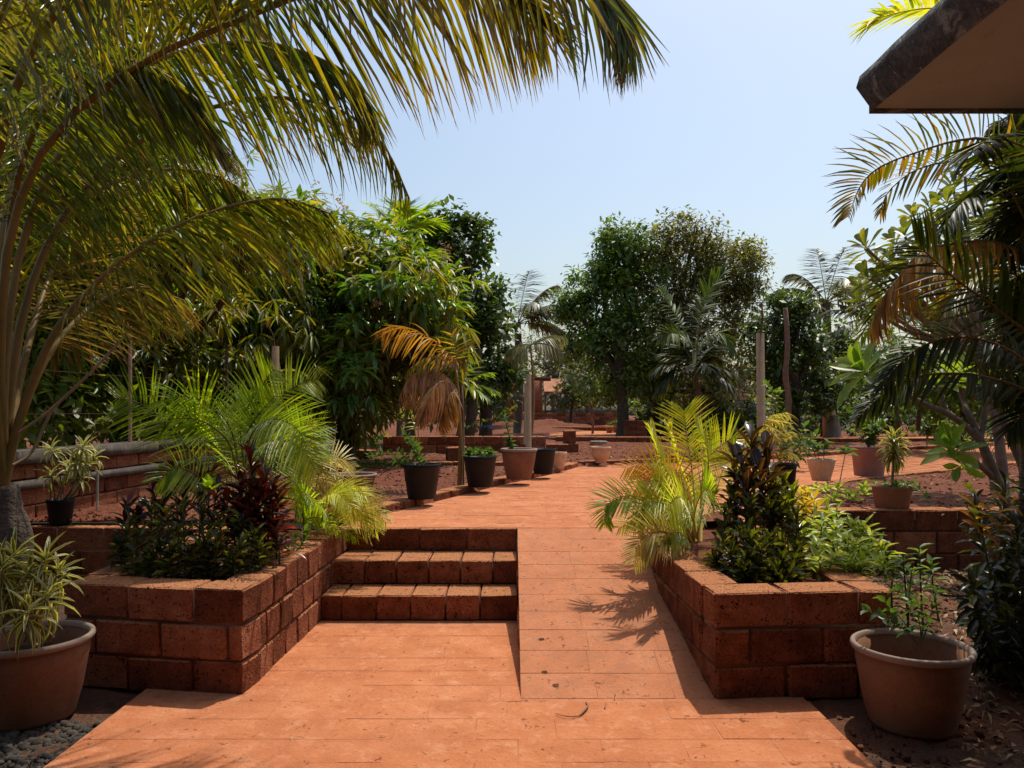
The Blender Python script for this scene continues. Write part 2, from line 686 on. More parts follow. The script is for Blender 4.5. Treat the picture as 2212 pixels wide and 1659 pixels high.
def crown_clusters(lobes, per, shell=0.55):
    """lobes: (centre, radii); cluster centres spread through each lobe, most near its surface"""
    C, O = [], []
    for (c, r) in lobes:
        n = max(4, int(per * (r[0] * r[1] + r[1] * r[2] + r[0] * r[2]) / 3))
        d = sphere_pts(n)
        s = shell + (1.03 - shell) * RNG.random(n) ** 0.5
        lump = 1 + 0.24 * np.sin(d[:, 0] * 5 + c[0]) * np.cos(d[:, 2] * 6 + c[2]) + 0.06 * RNG.normal(size=n)
        sprig = RNG.random(n) < 0.07
        s = np.where(sprig, 1.08 + 0.28 * RNG.random(n), s)
        C.append(np.array(c) + d * np.array(r) * (s * lump)[:, None])
        O.append(d)
    return np.concatenate(C), np.concatenate(O)


def crown_leaves(C, O, per, spread, ll, lw, mode='broad', kinds=2):
    n = len(C)
    idx = np.repeat(np.arange(n), per)
    c, o = C[idx], O[idx]
    rd = sphere_pts(len(idx))
    csz = (0.7 + 0.6 * RNG.random(n))[idx][:, None]
    if mode == 'whorl':           # long leaves hanging round the twig end
        h = rd * np.array([1, 1, 0.25])
        h /= np.linalg.norm(h, axis=1, keepdims=True) + 1e-6
        lift = (RNG.random(len(idx)) * 1.1 - 0.15)[:, None]
        Y = h * 0.8 + o * 0.35 - np.array([0, 0, 1.0]) * lift
        p = c + rd * spread * 0.35 * csz
        Z = np.array([0, 0, 1.0]) + o * 0.3 + h * 0.2
    else:
        Y = rd * np.array([1, 1, 0.55]) + o * 0.55 - np.array([0, 0, 0.25])
        p = c + sphere_pts(len(idx)) * spread * csz * (RNG.random(len(idx)) ** 0.45)[:, None]
        Z = np.array([0, 0, 1.0]) + o * 0.35 + sphere_pts(len(idx)) * 0.45
    s = 0.55 + 0.95 * RNG.random(len(idx)) ** 1.4
    M = frames(p, Y, Z, lw * s * (0.8 + 0.4 * RNG.random(len(idx))), ll * s)
    return M, RNG.integers(0, kinds, len(idx))


def limb(g, a, b, r0, r1, sag=0.1, n=6):
    a, b = Vector(a), Vector(b)
    mid = (a + b) / 2 + Vector((random.uniform(-1, 1), random.uniform(-1, 1), random.uniform(-0.3, 1))) * (b - a).length * sag
    c = curve([a, mid, b], 7)
    g.tube(c, [r0 + (r1 - r0) * i / 6 for i in range(7)], n, cap=False, wob=0.06)


def tree(name, label, cat, base, lobes, mat, bark, ll, lw, per_area=9, per=14, spread=0.3, mode='broad', kinds=OVATE_FAR, trunk_r=0.16, trunk_top=None, group=None, shell=0.5, extra=None, trunks=None):
    base = Vector(base)
    r = thing(name, label, cat, base, group)
    cen = sum((Vector(l[0]) for l in lobes), Vector()) / len(lobes)
    top = Vector(trunk_top) if trunk_top else Vector((base.x * 0.6 + cen.x * 0.4, base.y * 0.6 + cen.y * 0.4, base.z + (cen.z - base.z) * 0.6))
    g = Geo()
    mid = (base + top) / 2 + Vector((random.uniform(-.12, .12), 0, 0))
    c = curve([base - Vector((0, 0, 0.1)), mid, top], 9)
    g.tube(c, [trunk_r * (1.25 if i == 0 else 1 - 0.45 * i / 8) for i in range(9)], 10, wob=0.07)
    g.obj('trunk', bark, r, True)
    gb = Geo()
    for lc, lr in lobes[:14]:
        limb(gb, top if random.random() < 0.6 else mid.lerp(top, 0.5), lc, trunk_r * 0.5, trunk_r * 0.12, 0.12)
        for _ in range(3):
            e = Vector(lc) + Vector([random.uniform(-.8, .8) * lr[k] for k in range(3)])
            limb(gb, Vector(lc).lerp(top, 0.15), e, trunk_r * 0.16, 0.01, 0.15, 5)
    gb.obj('branches', bark, r, True)
    C, O = crown_clusters(lobes, per_area, shell)
    M, K = crown_leaves(C, O, per, spread, ll, lw, mode, len(kinds))
    joined('crown', kinds, K, M, mat, r, 'stuff')
    if extra:
        extra(r)
    return r


def bumpy(lobes, n=4, f=0.5):
    o = [(c, tuple(np.array(r) * 0.88)) for c, r in lobes]
    for c, r in lobes:
        for _ in range(n):
            v = sphere_pts(1)[0]
            v[2] = abs(v[2]) * 0.9 + v[2] * 0.1
            k = f * random.uniform(0.7, 1.2)
            o.append((tuple(np.array(c) + v * np.array(r) * random.uniform(0.82, 1.18)), tuple(np.array(r) * k)))
    return o


def lob(px, py, d, rx, rz=None, ry=None):
    s = d / F
    rz = rz or rx
    return (tuple(P(px, py, d)), (rx * s, (ry or rx) * s, rz * s))


def rosette(c, axis, n, length, width, e0, e1, kinds=None, spread=0.02, zup=1.0, jit=0.15, hi=3):
    """n leaves round an axis; e0..e1 = elevation of the leaf from the axis-normal plane, degrees, outer to inner"""
    axis = Vector(axis).normalized()
    a = Vector((1, 0, 0)) if abs(axis.x) < 0.8 else Vector((0, 1, 0))
    u = (a - axis * a.dot(axis)).normalized()
    w = axis.cross(u)
    PP, YY, ZZ, LL, WW, KK = [], [], [], [], [], []
    for i in range(n):
        an = i * 2.39996 + random.uniform(-.25, .25)
        t = i / max(1, n - 1)
        el = math.radians(e0 + (e1 - e0) * t + random.uniform(-9, 9))
        h = u * math.cos(an) + w * math.sin(an)
        YY.append(h * math.cos(el) + axis * math.sin(el) + Vector((random.uniform(-jit, jit), random.uniform(-jit, jit), random.uniform(-jit, jit) * 0.5)))
        PP.append(Vector(c) + axis * spread * (t * 2 - 1) + h * 0.006)
        ZZ.append(axis * zup + h * 0.1 + Vector((0, 0, 0.2)))
        s = random.uniform(0.8, 1.1) * (1 - 0.3 * t)
        LL.append(length * s)
        WW.append(width * random.uniform(0.85, 1.1))
        KK.append(min(hi - 1, int((1 - t) * hi)))
    return frames(np.array(PP), np.array(YY), np.array(ZZ), np.array(WW), np.array(LL)), np.array(KK)


def stem_leaves(pts, n, length, width, t0=0.2, elev=(10, 65), out=1.0, nk=3, jit=0.2):
    """leaves in a spiral along a stem"""
    c = curve(pts, 24)
    PP, YY, ZZ, LL, WW, KK = [], [], [], [], [], []
    for i in range(n):
        t = t0 + (1 - t0) * (i + random.random() * .5) / n
        fi = min(t, .999) * 23
        k = min(int(fi), 22)
        p = c[k].lerp(c[k + 1], fi - k)
        ax = (c[k + 1] - c[k]).normalized()
        a = Vector((1, 0, 0)) if abs(ax.x) < 0.8 else Vector((0, 1, 0))
        u = (a - ax * a.dot(ax)).normalized()
        w = ax.cross(u)
        an = i * 2.39996 + random.uniform(-.3, .3)
        h = u * math.cos(an) + w * math.sin(an)
        el = math.radians(elev[0] + (elev[1] - elev[0]) * t + random.uniform(-14, 14))
        YY.append(h * math.cos(el) + ax * math.sin(el) + Vector((random.uniform(-jit, jit),) * 3))
        PP.append(p)
        ZZ.append(ax + Vector((0, 0, .4)) - h * 0.2)
        s = random.uniform(0.75, 1.12)
        LL.append(length * s)
        WW.append(width * s)
        KK.append(random.randrange(nk))
    return frames(np.array(PP), np.array(YY), np.array(ZZ), np.array(WW), np.array(LL)), np.array(KK)

# ================================================================== materials
LATERITE = surface('laterite', [(0.30, (0.1296, 0.04704, 0.0247)), (0.48, (0.2538, 0.0882, 0.0456)), (0.62, (0.3672, 0.1372, 0.07125)), (0.78, (0.4968, 0.2352, 0.133))], 8, 0.92, 60, 1.0, 0.03,
                   pits=(60, 0.0, (0.07, 0.024, 0.014)), objvar=0.30, spec=0.04, sunlit_dust=((0.56, 0.24, 0.11), 0.85))  # upward faces dusty, and painted lighter to stand for sunlit tops
PAVER = surface('red_paver', [(0.30, (0.3705, 0.1215, 0.05104)), (0.5, (0.4845, 0.1755, 0.07568)), (0.70, (0.589, 0.243, 0.1188))], 3.2, 0.9, 48, 0.6, 0.012,
                patch=(1.7, 0.48, 0.72, (0.40, 0.14, 0.062)), objvar=0.07, spec=0.08, specks=(24, 0.66, (0.22, 0.075, 0.035)), patch2=(7, 0.52, 0.72, (0.58, 0.27, 0.14)))
RAMP_M = surface('ramp_paver', [(0.28, (0.3648, 0.138, 0.063)), (0.5, (0.4896, 0.1886, 0.09)), (0.75, (0.576, 0.2622, 0.1395))], 5, 0.9, 60, 0.5, 0.01,
                 patch=(6.0, 0.55, 0.72, (0.40, 0.17, 0.09)), objvar=0.06, spec=0.08, specks=(26, 0.64, (0.22, 0.085, 0.04)), patch2=(9, 0.50, 0.66, (0.40, 0.175, 0.095)))
MORTAR = surface('mortar', [(0.3, (0.06, 0.026, 0.016)), (0.7, (0.14, 0.062, 0.038))], 9, 0.95, 80, 0.5)
JOINT = surface('path_joint', [(0.35, (0.28, 0.10, 0.045)), (0.5, (0.46, 0.18, 0.085)), (0.7, (0.56, 0.23, 0.11))], 9, 0.95, 80, 0.5)
SOIL = surface('red_soil', [(0.28, (0.066, 0.0228, 0.0135)), (0.5, (0.165, 0.05415, 0.0297)), (0.74, (0.297, 0.114, 0.0648))], 7, 0.97, 45, 1.0, 0.03,
               patch=(0.8, 0.45, 0.62, (0.20, 0.082, 0.047)), spec=0.1)
DARKSOIL = surface('dark_soil', [(0.3, (0.05, 0.032, 0.022)), (0.55, (0.12, 0.07, 0.045)), (0.75, (0.22, 0.13, 0.085))], 8, 0.97, 45, 1.0, 0.03,
                   patch=(1.2, 0.45, 0.6, (0.20, 0.08, 0.045)), spec=0.1)
POTSOIL = surface('pot_soil', [(0.3, (0.03, 0.018, 0.012)), (0.7, (0.09, 0.05, 0.035))], 20, 0.97, 90, 1.0, 0.02)
TERRA = surface('terracotta', [(0.3, (0.1445, 0.0635, 0.03276)), (0.5, (0.221, 0.09945, 0.05297)), (0.75, (0.306, 0.153, 0.08708))], 5, 0.75, 70, 0.25, 0.005,
                patch=(3.5, 0.5, 0.75, (0.21, 0.105, 0.062)), spec=0.2, specks=(60, 0.66, (0.11, 0.06, 0.04)))
TERRA_RIM = surface('terracotta_rim', [(0.3, (0.20, 0.14, 0.105)), (0.7, (0.34, 0.25, 0.19))], 5, 0.65, 90, 0.12, 0.004, spec=0.3)
TERRA_ROUGH = surface('rough_terracotta', [(0.3, (0.22, 0.085, 0.04)), (0.7, (0.36, 0.16, 0.085))], 9, 0.92, 80, 0.5, 0.01, spec=0.15)
CREAM = surface('cream_pot', [(0.3, (0.44, 0.23, 0.12)), (0.5, (0.58, 0.36, 0.21)), (0.75, (0.66, 0.47, 0.31))], 11, 0.8, 90, 0.2, 0.005,
                patch=(9, 0.56, 0.7, (0.40, 0.17, 0.08)), spec=0.25)
PURPLE = surface('plum_pot', [(0.3, (0.26, 0.12, 0.10)), (0.7, (0.38, 0.19, 0.15))], 6, 0.65, 90, 0.1, 0.004, spec=0.3)
BLACKP = surface('black_plastic', [(0.3, (0.006, 0.006, 0.007)), (0.7, (0.014, 0.014, 0.014))], 5, 0.55, 80, 0.1, 0.003, spec=0.25)
CONCRETE = surface('weathered_concrete', [(0.3, (0.04388, 0.0351, 0.0274)), (0.7, (0.1072, 0.0913, 0.07514))], 3, 0.9, 50, 0.4, 0.01, patch=(7, 0.5, 0.7, (0.17, 0.13, 0.11)))
FASCIA_M = surface('mossy_concrete', [(0.32, (0.03, 0.027, 0.024)), (0.5, (0.075, 0.068, 0.06)), (0.7, (0.17, 0.16, 0.14))], 6, 0.95, 50, 0.8, 0.02,
                   patch=(9, 0.55, 0.63, (0.22, 0.21, 0.17)), patch2=(20, 0.5, 0.62, (0.04, 0.04, 0.034)))
SOFFIT = surface('painted_soffit', [(0.3, (0.25, 0.215, 0.15)), (0.7, (0.34, 0.295, 0.21))], 2.5, 0.9, 60, 0.1, 0.004, patch=(5, 0.6, 0.75, (0.20, 0.13, 0.09)))
HOUSE_W = surface('house_plaster', [(0.3, (0.50, 0.36, 0.26)), (0.7, (0.60, 0.45, 0.34))], 2.5, 0.9, 60, 0.1)
POST_M = surface('grey_post', [(0.3, (0.10, 0.06, 0.035)), (0.7, (0.20, 0.125, 0.075))], 8, 0.9, 50, 0.4, 0.01)
WOOD = surface('rough_wood', [(0.3, (0.13, 0.065, 0.038)), (0.7, (0.30, 0.17, 0.11))], 9, 0.92, 50, 0.6, 0.015)
RUST = surface('rusty_iron', [(0.3, (0.05, 0.022, 0.014)), (0.7, (0.12, 0.05, 0.03))], 20, 0.8, 90, 0.3)
BARK = surface('bark', [(0.3, (0.05, 0.035, 0.025)), (0.7, (0.16, 0.11, 0.08))], 10, 0.95, 40, 1.0, 0.03)
BARK_PALE = surface('pale_bark', [(0.3, (0.1105, 0.07475, 0.04875)), (0.7, (0.221, 0.1625, 0.117))], 10, 0.9, 45, 0.6, 0.012)
PALM_BARK = surface('palm_bark', [(0.3, (0.06, 0.042, 0.03)), (0.7, (0.20, 0.145, 0.105))], 8, 0.95, 30, 1.0, 0.03)
PETIOLE = surface('petiole', [(0.3, (0.14, 0.0975, 0.021)), (0.5, (0.21, 0.1275, 0.0315)), (0.7, (0.294, 0.15, 0.049))], 3, 0.5, 40, 0.2, 0.005)
PETIOLE_G = surface('green_petiole', [(0.3, (0.10, 0.12, 0.03)), (0.7, (0.22, 0.20, 0.06))], 4, 0.5, 40, 0.2, 0.005)
PETIOLE_Y = surface('yellow_petiole', [(0.3, (0.40, 0.30, 0.05)), (0.7, (0.55, 0.40, 0.08))], 4, 0.5, 40, 0.2, 0.005)
DRYSTEM = surface('dry_stem', [(0.3, (0.22, 0.13, 0.07)), (0.7, (0.36, 0.22, 0.12))], 6, 0.8, 40, 0.3, 0.005)
STEM_G = surface('green_stem', [(0.3, (0.06, 0.07, 0.025)), (0.7, (0.14, 0.13, 0.05))], 8, 0.6, 40, 0.2)
PEBBLE = surface('grey_pebble', [(0.3, (0.0325, 0.02604, 0.02088)), (0.7, (0.1235, 0.1054, 0.0841))], 14, 0.9, 60, 0.3, objvar=0.2)
TILE = surface('roof_tile', [(0.3, (0.34, 0.13, 0.06)), (0.7, (0.52, 0.24, 0.13))], 4, 0.9, 40, 0.3, objvar=0.2)
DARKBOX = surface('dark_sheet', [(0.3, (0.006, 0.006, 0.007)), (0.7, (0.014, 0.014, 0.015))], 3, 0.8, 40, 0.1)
PINKWALL = surface('pink_plaster', [(0.3, (0.33, 0.15, 0.095)), (0.7, (0.44, 0.22, 0.15))], 3, 0.9, 40, 0.2)
STONE_M = surface('pale_stone', [(0.3, (0.20, 0.16, 0.12)), (0.7, (0.40, 0.34, 0.27))], 6, 0.95, 30, 1.0, 0.04)
GLOSS_BLUE = surface('blue_sheet', [(0.3, (0.04, 0.05, 0.08)), (0.7, (0.10, 0.12, 0.17))], 6, 0.25, 20, 0.8, 0.05, spec=0.6)
RED_CLOTH = surface('red_cloth', [(0.3, (0.55, 0.05, 0.05)), (0.7, (0.65, 0.10, 0.09))], 6, 0.8, 60, 0.3)

# ================================================================== the setting
T = 0.22
HB = 0.185
PATH_L = [(-1.40, 6.45), (-1.43, 6.8), (-1.21, 7.32), (-0.98, 7.92), (-0.57, 9.0), (-0.16, 10.1), (0.29, 11.1), (0.72, 12.1), (1.16, 13.4)]
PATH_FAR = [(2.2, 13.95), (4.0, 14.7), (5.87, 15.8), (7.6, 17.3), (9.3, 18.6), (17.0, 23.5)]
PATH_R = [(18.0, 20.5), (8.3, 13.4), (5.4, 11.2), (4.2, 10.2), (3.6, 9.3), (2.5, 7.9), (1.6, 6.9), (1.06, 6.45)]
PATH = PATH_L + PATH_FAR + PATH_R
FAR_PATH = [(1.2, 25.0), (3.0, 24.4), (8.0, 23.8), (20.0, 24.3), (20.0, 26.3), (9.0, 26.4), (6.6, 30.0), (6.8, 40.0), (5.0, 40.5), (4.4, 35.0), (1.5, 30.5)]


def inside(poly, x, y):
    r = np.zeros(np.shape(x), bool)
    n = len(poly)
    for i in range(n):
        x1, y1 = poly[i]
        x2, y2 = poly[(i + 1) % n]
        c = ((y1 > y) != (y2 > y)) & (x < (x2 - x1) * (y - y1) / (y2 - y1 + 1e-12) + x1)
        r ^= c
    return r


def wavy(x, y):
    return (np.sin(x * 1.7 + y * 0.6) * np.cos(y * 1.3 - x * 0.4) * 0.5 + np.sin(x * 4.1 + 1.3) * np.cos(y * 3.7 + x) * 0.3 + np.sin(x * 9.3 + y * 2) * np.sin(y * 8.1) * 0.2)


def ground_z(x, y):
    x, y = np.asarray(x, float), np.asarray(y, float)
    z = 0.592 + 0.022 * wavy(x, y)
    heap = np.exp(-(((x - 1.6) / 2.2) ** 2 + ((y - 36) / 2.0) ** 2)) * 0.45 + np.exp(-(((x + 1.6) / 2.0) ** 2 + ((y - 38) / 1.6) ** 2)) * 0.4
    z = z + heap * (1 + 0.4 * wavy(x * 2, y * 2))
    z = np.where(inside(PATH, x, y), 0.50, z)
    return np.where(inside(FAR_PATH, x, y), 0.52, z)


def spread_axis(lo, hi, step, far0, far1):
    a = list(np.arange(lo, hi, step))
    s = step
    v = lo
    left = []
    while v > far0:
        s *= 1.35
        v -= s
        left.append(v)
    s, v, right = step, a[-1], []
    while v < far1:
        s *= 1.3
        v += s
        right.append(v)
    return np.array(left[::-1] + a + right)


gx = spread_axis(-9, 13, 0.14, -700, 700)
gy = np.concatenate([np.arange(6.40, 24, 0.14), spread_axis(24, 44, 0.35, 24, 1200)])
X, Y = np.meshgrid(gx, gy)
ystart = np.where(X > 2.05, 7.25, 6.55)
Y = np.maximum(Y, ystart)
Zg = ground_z(X, Y) + RNG.normal(size=X.shape) * np.where((Y < 30) & ~inside(PATH, X, Y), 0.009, 0.0)
idx = np.arange(X.size).reshape(X.shape)
Q = np.stack([idx[:-1, :-1], idx[:-1, 1:], idx[1:, 1:], idx[1:, :-1]], -1).reshape(-1, 4)
tag(link('ground', npmesh('ground', np.stack([X, Y, Zg], -1).reshape(-1, 3), Q, SOIL, None, True)), kind='structure')

# lower terrace, where the camera stands
lx = np.concatenate([np.array([-60, -20, -9]), np.arange(-6, 8, 0.12), np.array([12, 25, 60])])
ly = np.concatenate([np.array([-60, -20, -6]), np.arange(-1, 7.35, 0.12)])
X, Y = np.meshgrid(lx, ly)
Zl = -0.045 + 0.02 * wavy(X * 1.3, Y * 1.3) + RNG.normal(size=X.shape) * 0.008
Zl = np.where((X > -2.0) & (X < 1.5) & (Y < 6), -0.10, Zl)
Zl = np.where((X > 1.8) & (Y > 4.6), Zl + 0.10 * np.clip((Y - 4.6), 0, 1), Zl)
idx = np.arange(X.size).reshape(X.shape)
Q = np.stack([idx[:-1, :-1], idx[:-1, 1:], idx[1:, 1:], idx[1:, :-1]], -1).reshape(-1, 4)
tag(link('lower_ground', npmesh('lower_ground', np.stack([X, Y, Zl], -1).reshape(-1, 3), Q, DARKSOIL, None, True)), kind='structure')


def paver_field(parent, poly, z_top, x0, y0, x1, y1, mat, limit, L=0.40, W=0.235, th=0.06, joint=0.002, far_name='far_pavers'):
    spots = []
    r = 0
    y = y0
    gxs = np.arange(x0 - 0.6, x1 + 0.6, 0.01)
    while y < y1:
        ok = inside(poly, gxs, np.full_like(gxs, y - W * .47)) & inside(poly, gxs, np.full_like(gxs, y + W * .47))
        e = np.flatnonzero(np.diff(np.concatenate([[0], ok.astype(int), [0]])))
        for a, b_ in zip(e[::2], e[1::2]):
            xa, xb = gxs[a], gxs[min(b_, len(gxs) - 1)]
            x = xa
            nxt = x0 + L * math.ceil((xa - x0 - (L * .5 if r % 2 else 0)) / L + 1e-6) + (L * .5 if r % 2 else 0) + random.uniform(-.03, .03)
            while nxt - x < 0.1:
                nxt += L * (0.5 if nxt - x > -.05 else 1)
            while x < xb - 0.05:
                nx = min(nxt, xb)
                if xb - nx < 0.09:
                    nx = xb
                spots.append(((x + nx) / 2, y, nx - x))
                x = nx
                nxt = nx + L * random.uniform(.93, 1.07)
        y += W
        r += 1
    spots.sort(key=lambda s: math.hypot(s[0], s[1]) if s[1] > 3.0 else 99 - s[1])
    for (x, y, w_) in spots[:limit]:
        o = put_brick('paver', (x, y + random.uniform(-.002, .002), z_top - th / 2 + random.uniform(-.0016, .0012)), (w_ - joint, W - joint, th), random.uniform(-.004, .004), mat, parent, 0.0025, 0.0018, 0.001)
    g = Geo()
    for (x, y, w_) in spots[limit:]:
        g.box((x, y, z_top - th / 2 + random.uniform(-.002, .001)), (w_ - joint, W - joint, th))
    if spots[limit:]:
        g.obj(far_name, mat, parent, kind='stuff')


LOW = [(-2.02, -1.6), (1.56, -1.6), (1.56, 4.14), (1.06, 4.14), (0.045, 4.11), (0.045, 5.64), (-1.41, 5.64), (-1.46, 4.2), (-2.02, 4.27)]
lp = tag(poly_sheet('lower_pavement', LOW, -0.002, JOINT), kind='structure')
paver_field(lp, LOW, 0.0, -1.82, -1.45, 1.7, 5.7, PAVER, 290)
up = tag(poly_sheet('path', PATH, 0.5485, JOINT), kind='structure')
paver_field(up, PATH, 0.552, -1.3, 6.60, 18.0, 23.5, PAVER, 300)
tag(poly_sheet('far_path', FAR_PATH, 0.62, PAVER), kind='structure')

# ---- ramp: a wedge with its own blocks
RL, RR, RY0, RY1, RH = 0.045, 1.05, 4.11, 6.46, 0.55
V = [(RL + .004, RY0 + .03, -.02), (RR + .1, RY0 + .03, -.02), (RR + .1, RY1, -.02), (RL + .004, RY1, -.02),
     (RL + .004, RY0 + .03, .0045), (RR + .1, RY0 + .03, .0045), (RR + .1, RY1, RH - .0025), (RL + .004, RY1, RH - .0025)]
ramp_o = tag(link('ramp', npmesh('ramp', V, [(0, 3, 2, 1), (4, 5, 6, 7), (0, 1, 5, 4), (1, 2, 6, 5), (2, 3, 7, 6), (3, 0, 4, 7)], RAMP_M)), kind='structure')
sl = math.atan2(RH, RY1 - RY0)
rows = 10
rl = math.hypot(RH, RY1 - RY0) / rows
for i in range(rows):
    y = RY0 + (i + .5) * (RY1 - RY0) / rows
    z = (i + .5) * RH / rows
    cuts = [RL, 0.46, 0.87, RR + .03] if i % 2 == 0 else [RL, 0.44, 0.84, RR + .03]
    for a, b in zip(cuts[:-1], cuts[1:]):
        put_brick('paver', ((a + b) / 2, y + .028 * math.sin(sl), z - .028 * math.cos(sl) + random.uniform(-.001, .0006)), (b - a - .0015, rl - .0015, .056), random.uniform(-.004, .004), RAMP_M, ramp_o, 0.0025, 0.0018, 0.001, slope=sl)
for row in range(3):       # blocks in the ramp's open side
    z0 = row * 0.184
    ys = RY0 + (z0 + 0.184) / RH * (RY1 - RY0) + 0.1
    y = ys
    while y < RY1 - 0.05:
        w = min(0.39, RY1 - y)
        if w > 0.1:
            put_brick('brick', (RL + 0.045, y + w / 2, z0 + 0.06), (0.1, w - .01, 0.172 - .06), 0, LATERITE, ramp_o, tilt=0.005)
        y += w

# ---- stairs
st = thing('stairs', 'flight of three laterite block steps rising left of the smooth ramp', 'stairs', (-0.67, 5.63, 0))
SX0, SX1 = -1.40, 0.045
for k, (ya, yb, z0, wid) in enumerate([(5.63, 6.03, 0.0, 0.252), (5.99, 6.45, 0.184, 0.25), (6.41, 6.63, 0.368, 0.39)]):
    s = Geo()
    x = SX0
    xs = []
    first = True
    while x < SX1 - .03:
        w = min(wid * (0.62 if first and k != 1 else 1), SX1 - x)
        if SX1 - x - w < .08:
            w = SX1 - x
        xs.append((x, w))
        x += w
        first = False
    sp = Geo().box(((SX0 + SX1) / 2, (ya + yb) / 2, z0 + .08), (SX1 - SX0 - .02, yb - ya - .04, .150)).obj('step', MORTAR, st)
    for x, w in xs:
        put_brick('brick', (x + w / 2, (ya + yb) / 2 + random.uniform(-.004, .004), z0 + .092 + random.uniform(-.002, .002)), (w - .009, yb - ya, .180), 0, LATERITE, sp, 0.008, 0.004, 0.002)

# ---- planters
def planter(name, label, outer, soil_z, zc=3):
    """outer: outline of the three exposed sides, walls built inside it"""
    c = Vector((sum(p[0] for p in outer) / len(outer), sum(p[1] for p in outer) / len(outer), 0))
    r = thing(name, label, 'planter', c)
    return r


pl = planter('brick_planter', 'raised laterite block planter left of the steps, packed with green palm and crotons', [(-1.95, 5.3)], .5)
course_wall(pl, [(-2.52, 4.46), (-1.443, 4.28)], -0.02, 3, 0.40, HB, T, mat=LATERITE, mortar=MORTAR)
course_wall(pl, [(-1.548, 4.395), (-1.475, 6.50)], -0.02, 3, 0.235, HB, T, mat=LATERITE, mortar=MORTAR)
course_wall(pl, [(-2.43, 4.57), (-2.40, 6.50)], -0.02, 3, 0.40, HB, T, mat=LATERITE, mortar=MORTAR)
link('soil', npmesh('soil', [(-2.36, 4.55, .50), (-1.63, 4.42, .50), (-1.55, 6.6, .52), (-2.34, 6.6, .52)], [(0, 1, 2, 3)], SOIL), pl)
pr = planter('brick_planter', 'raised laterite block planter right of the ramp, holding dark croton and lime green leaves', [(1.6, 5.3)], .5)
course_wall(pr, [(1.069, 4.21), (2.07, 4.30)], -0.02, 3, 0.40, HB, T, mat=LATERITE, mortar=MORTAR)
course_wall(pr, [(1.172, 4.33), (1.13, 5.4), (1.16, 6.55)], -0.02, 3, 0.36, HB, T, mat=LATERITE, mortar=MORTAR)
course_wall(pr, [(1.97, 4.42), (2.02, 7.15)], -0.02, 3, 0.40, HB, T, mat=LATERITE, mortar=MORTAR)
link('soil', npmesh('soil', [(1.26, 4.3, .50), (1.88, 4.38, .50), (1.95, 7.3, .53), (1.25, 7.0, .53)], [(0, 1, 2, 3)], SOIL), pr)

# ---- retaining walls of the upper terrace
w = thing('retaining_wall', 'low laterite retaining wall behind the coconut trunk, black pot standing on it', 'wall', (-4.5, 6.5, 0))
course_wall(w, [(-9.0, 6.75), (-2.53, 6.5)], -0.02, 3, 0.40, HB, T, mat=LATERITE, mortar=MORTAR)
w = thing('retaining_wall', 'low laterite retaining wall right of the planter, square terracotta pot standing on it', 'wall', (5, 7.3, 0))
course_wall(w, [(2.14, 7.22), (9.0, 7.36)], 0.0, 3, 0.40, 0.195, T, mat=LATERITE, mortar=MORTAR)

# ---- kerbs
def kerb(label, pts, z0=0.46, h=0.165, L=0.42, t=0.20, name='kerb'):
    k = thing(name, label, 'kerb', (pts[0][0], pts[0][1], z0))
    course_wall(k, pts, z0, 1, L, h, t, 0.012, LATERITE, MORTAR, 'kerb_stone', core=False)
    return k


kerb('laterite kerb curving along the left edge of the path under the row of pots', [(x - 0.10, y + 0.02) for x, y in PATH_L[1:]])
kerb('laterite kerb along the right bed, cracked cream pot standing on it', [(17.5, 19.9), (8.3, 13.2), (5.45, 11.05), (4.28, 10.05), (3.68, 9.2), (2.55, 7.78)][::-1], 0.45)
kerb('thin laterite kerb along the far side of the path behind the cream fluted pot', [(1.2, 13.6), (2.2, 14.1), (4.0, 14.85), (5.87, 15.95), (7.6, 17.45), (9.3, 18.75), (17, 23.7)], 0.46, 0.17)
kerb('straight low laterite kerb crossing the left bed behind the black pots', [(-5.2, 13.2), (0.25, 13.0)], 0.50, 0.16)
kerb('far laterite kerb in front of the second path near the big tree', [(1.3, 23.0), (7.6, 22.4)], 0.5, 0.24, 0.6, 0.3)
kerb('far laterite kerb running below the right hand palm trees', [(8.4, 22.7), (19.5, 23.3)], 0.5, 0.20, 0.6, 0.3)
kerb('short dark kerb in front of the far brick wall by the small tree', [(1.2, 34.4), (5.0, 33.2)], 0.5, 0.28, 0.6, 0.3)

w = thing('low_wall', 'low two course laterite wall beyond the left bed, behind the thin wilted palm', 'wall', (-1, 17, .57))
course_wall(w, [(-2.85, 17.1), (0.75, 17.0)], 0.58, 2, 0.40, 0.18, 0.24, mat=LATERITE, mortar=MORTAR)
course_wall(w, [(0.75, 17.05), (1.25, 17.05)], 0.58, 1, 0.25, 0.2, 0.24, mat=LATERITE, mortar=MORTAR, core=False)
for lab, x, y, z, sz, yaw in [
        ('upright laterite block balanced on top of a flat block at end of low wall', 1.26 * 17.3 / 17.3 + 0.03, 17.3, 0.78 + 0.15, (0.28, 0.2, 0.29), 0.05),
        ('flat laterite block carrying an upright block beyond the low wall', 1.27, 17.25, 0.58 + 0.1, (0.40, 0.22, 0.2), 0.3),
        ('loose reddish laterite block lying on soil between trunk and second black pot', -1.03, 14.3, 0.60 + .12, (0.38, 0.22, 0.26), 0.2),
        ('loose laterite block lying flat on soil at left end of the low wall', -2.9, 15.2, 0.60 + .07, (0.40, 0.24, 0.16), -0.3)]:
    o = put_brick('loose_block', (x, y, z), sz, yaw, LATERITE, None, 0.014, 0.01, 0.03)
    tag(o, lab, 'block')

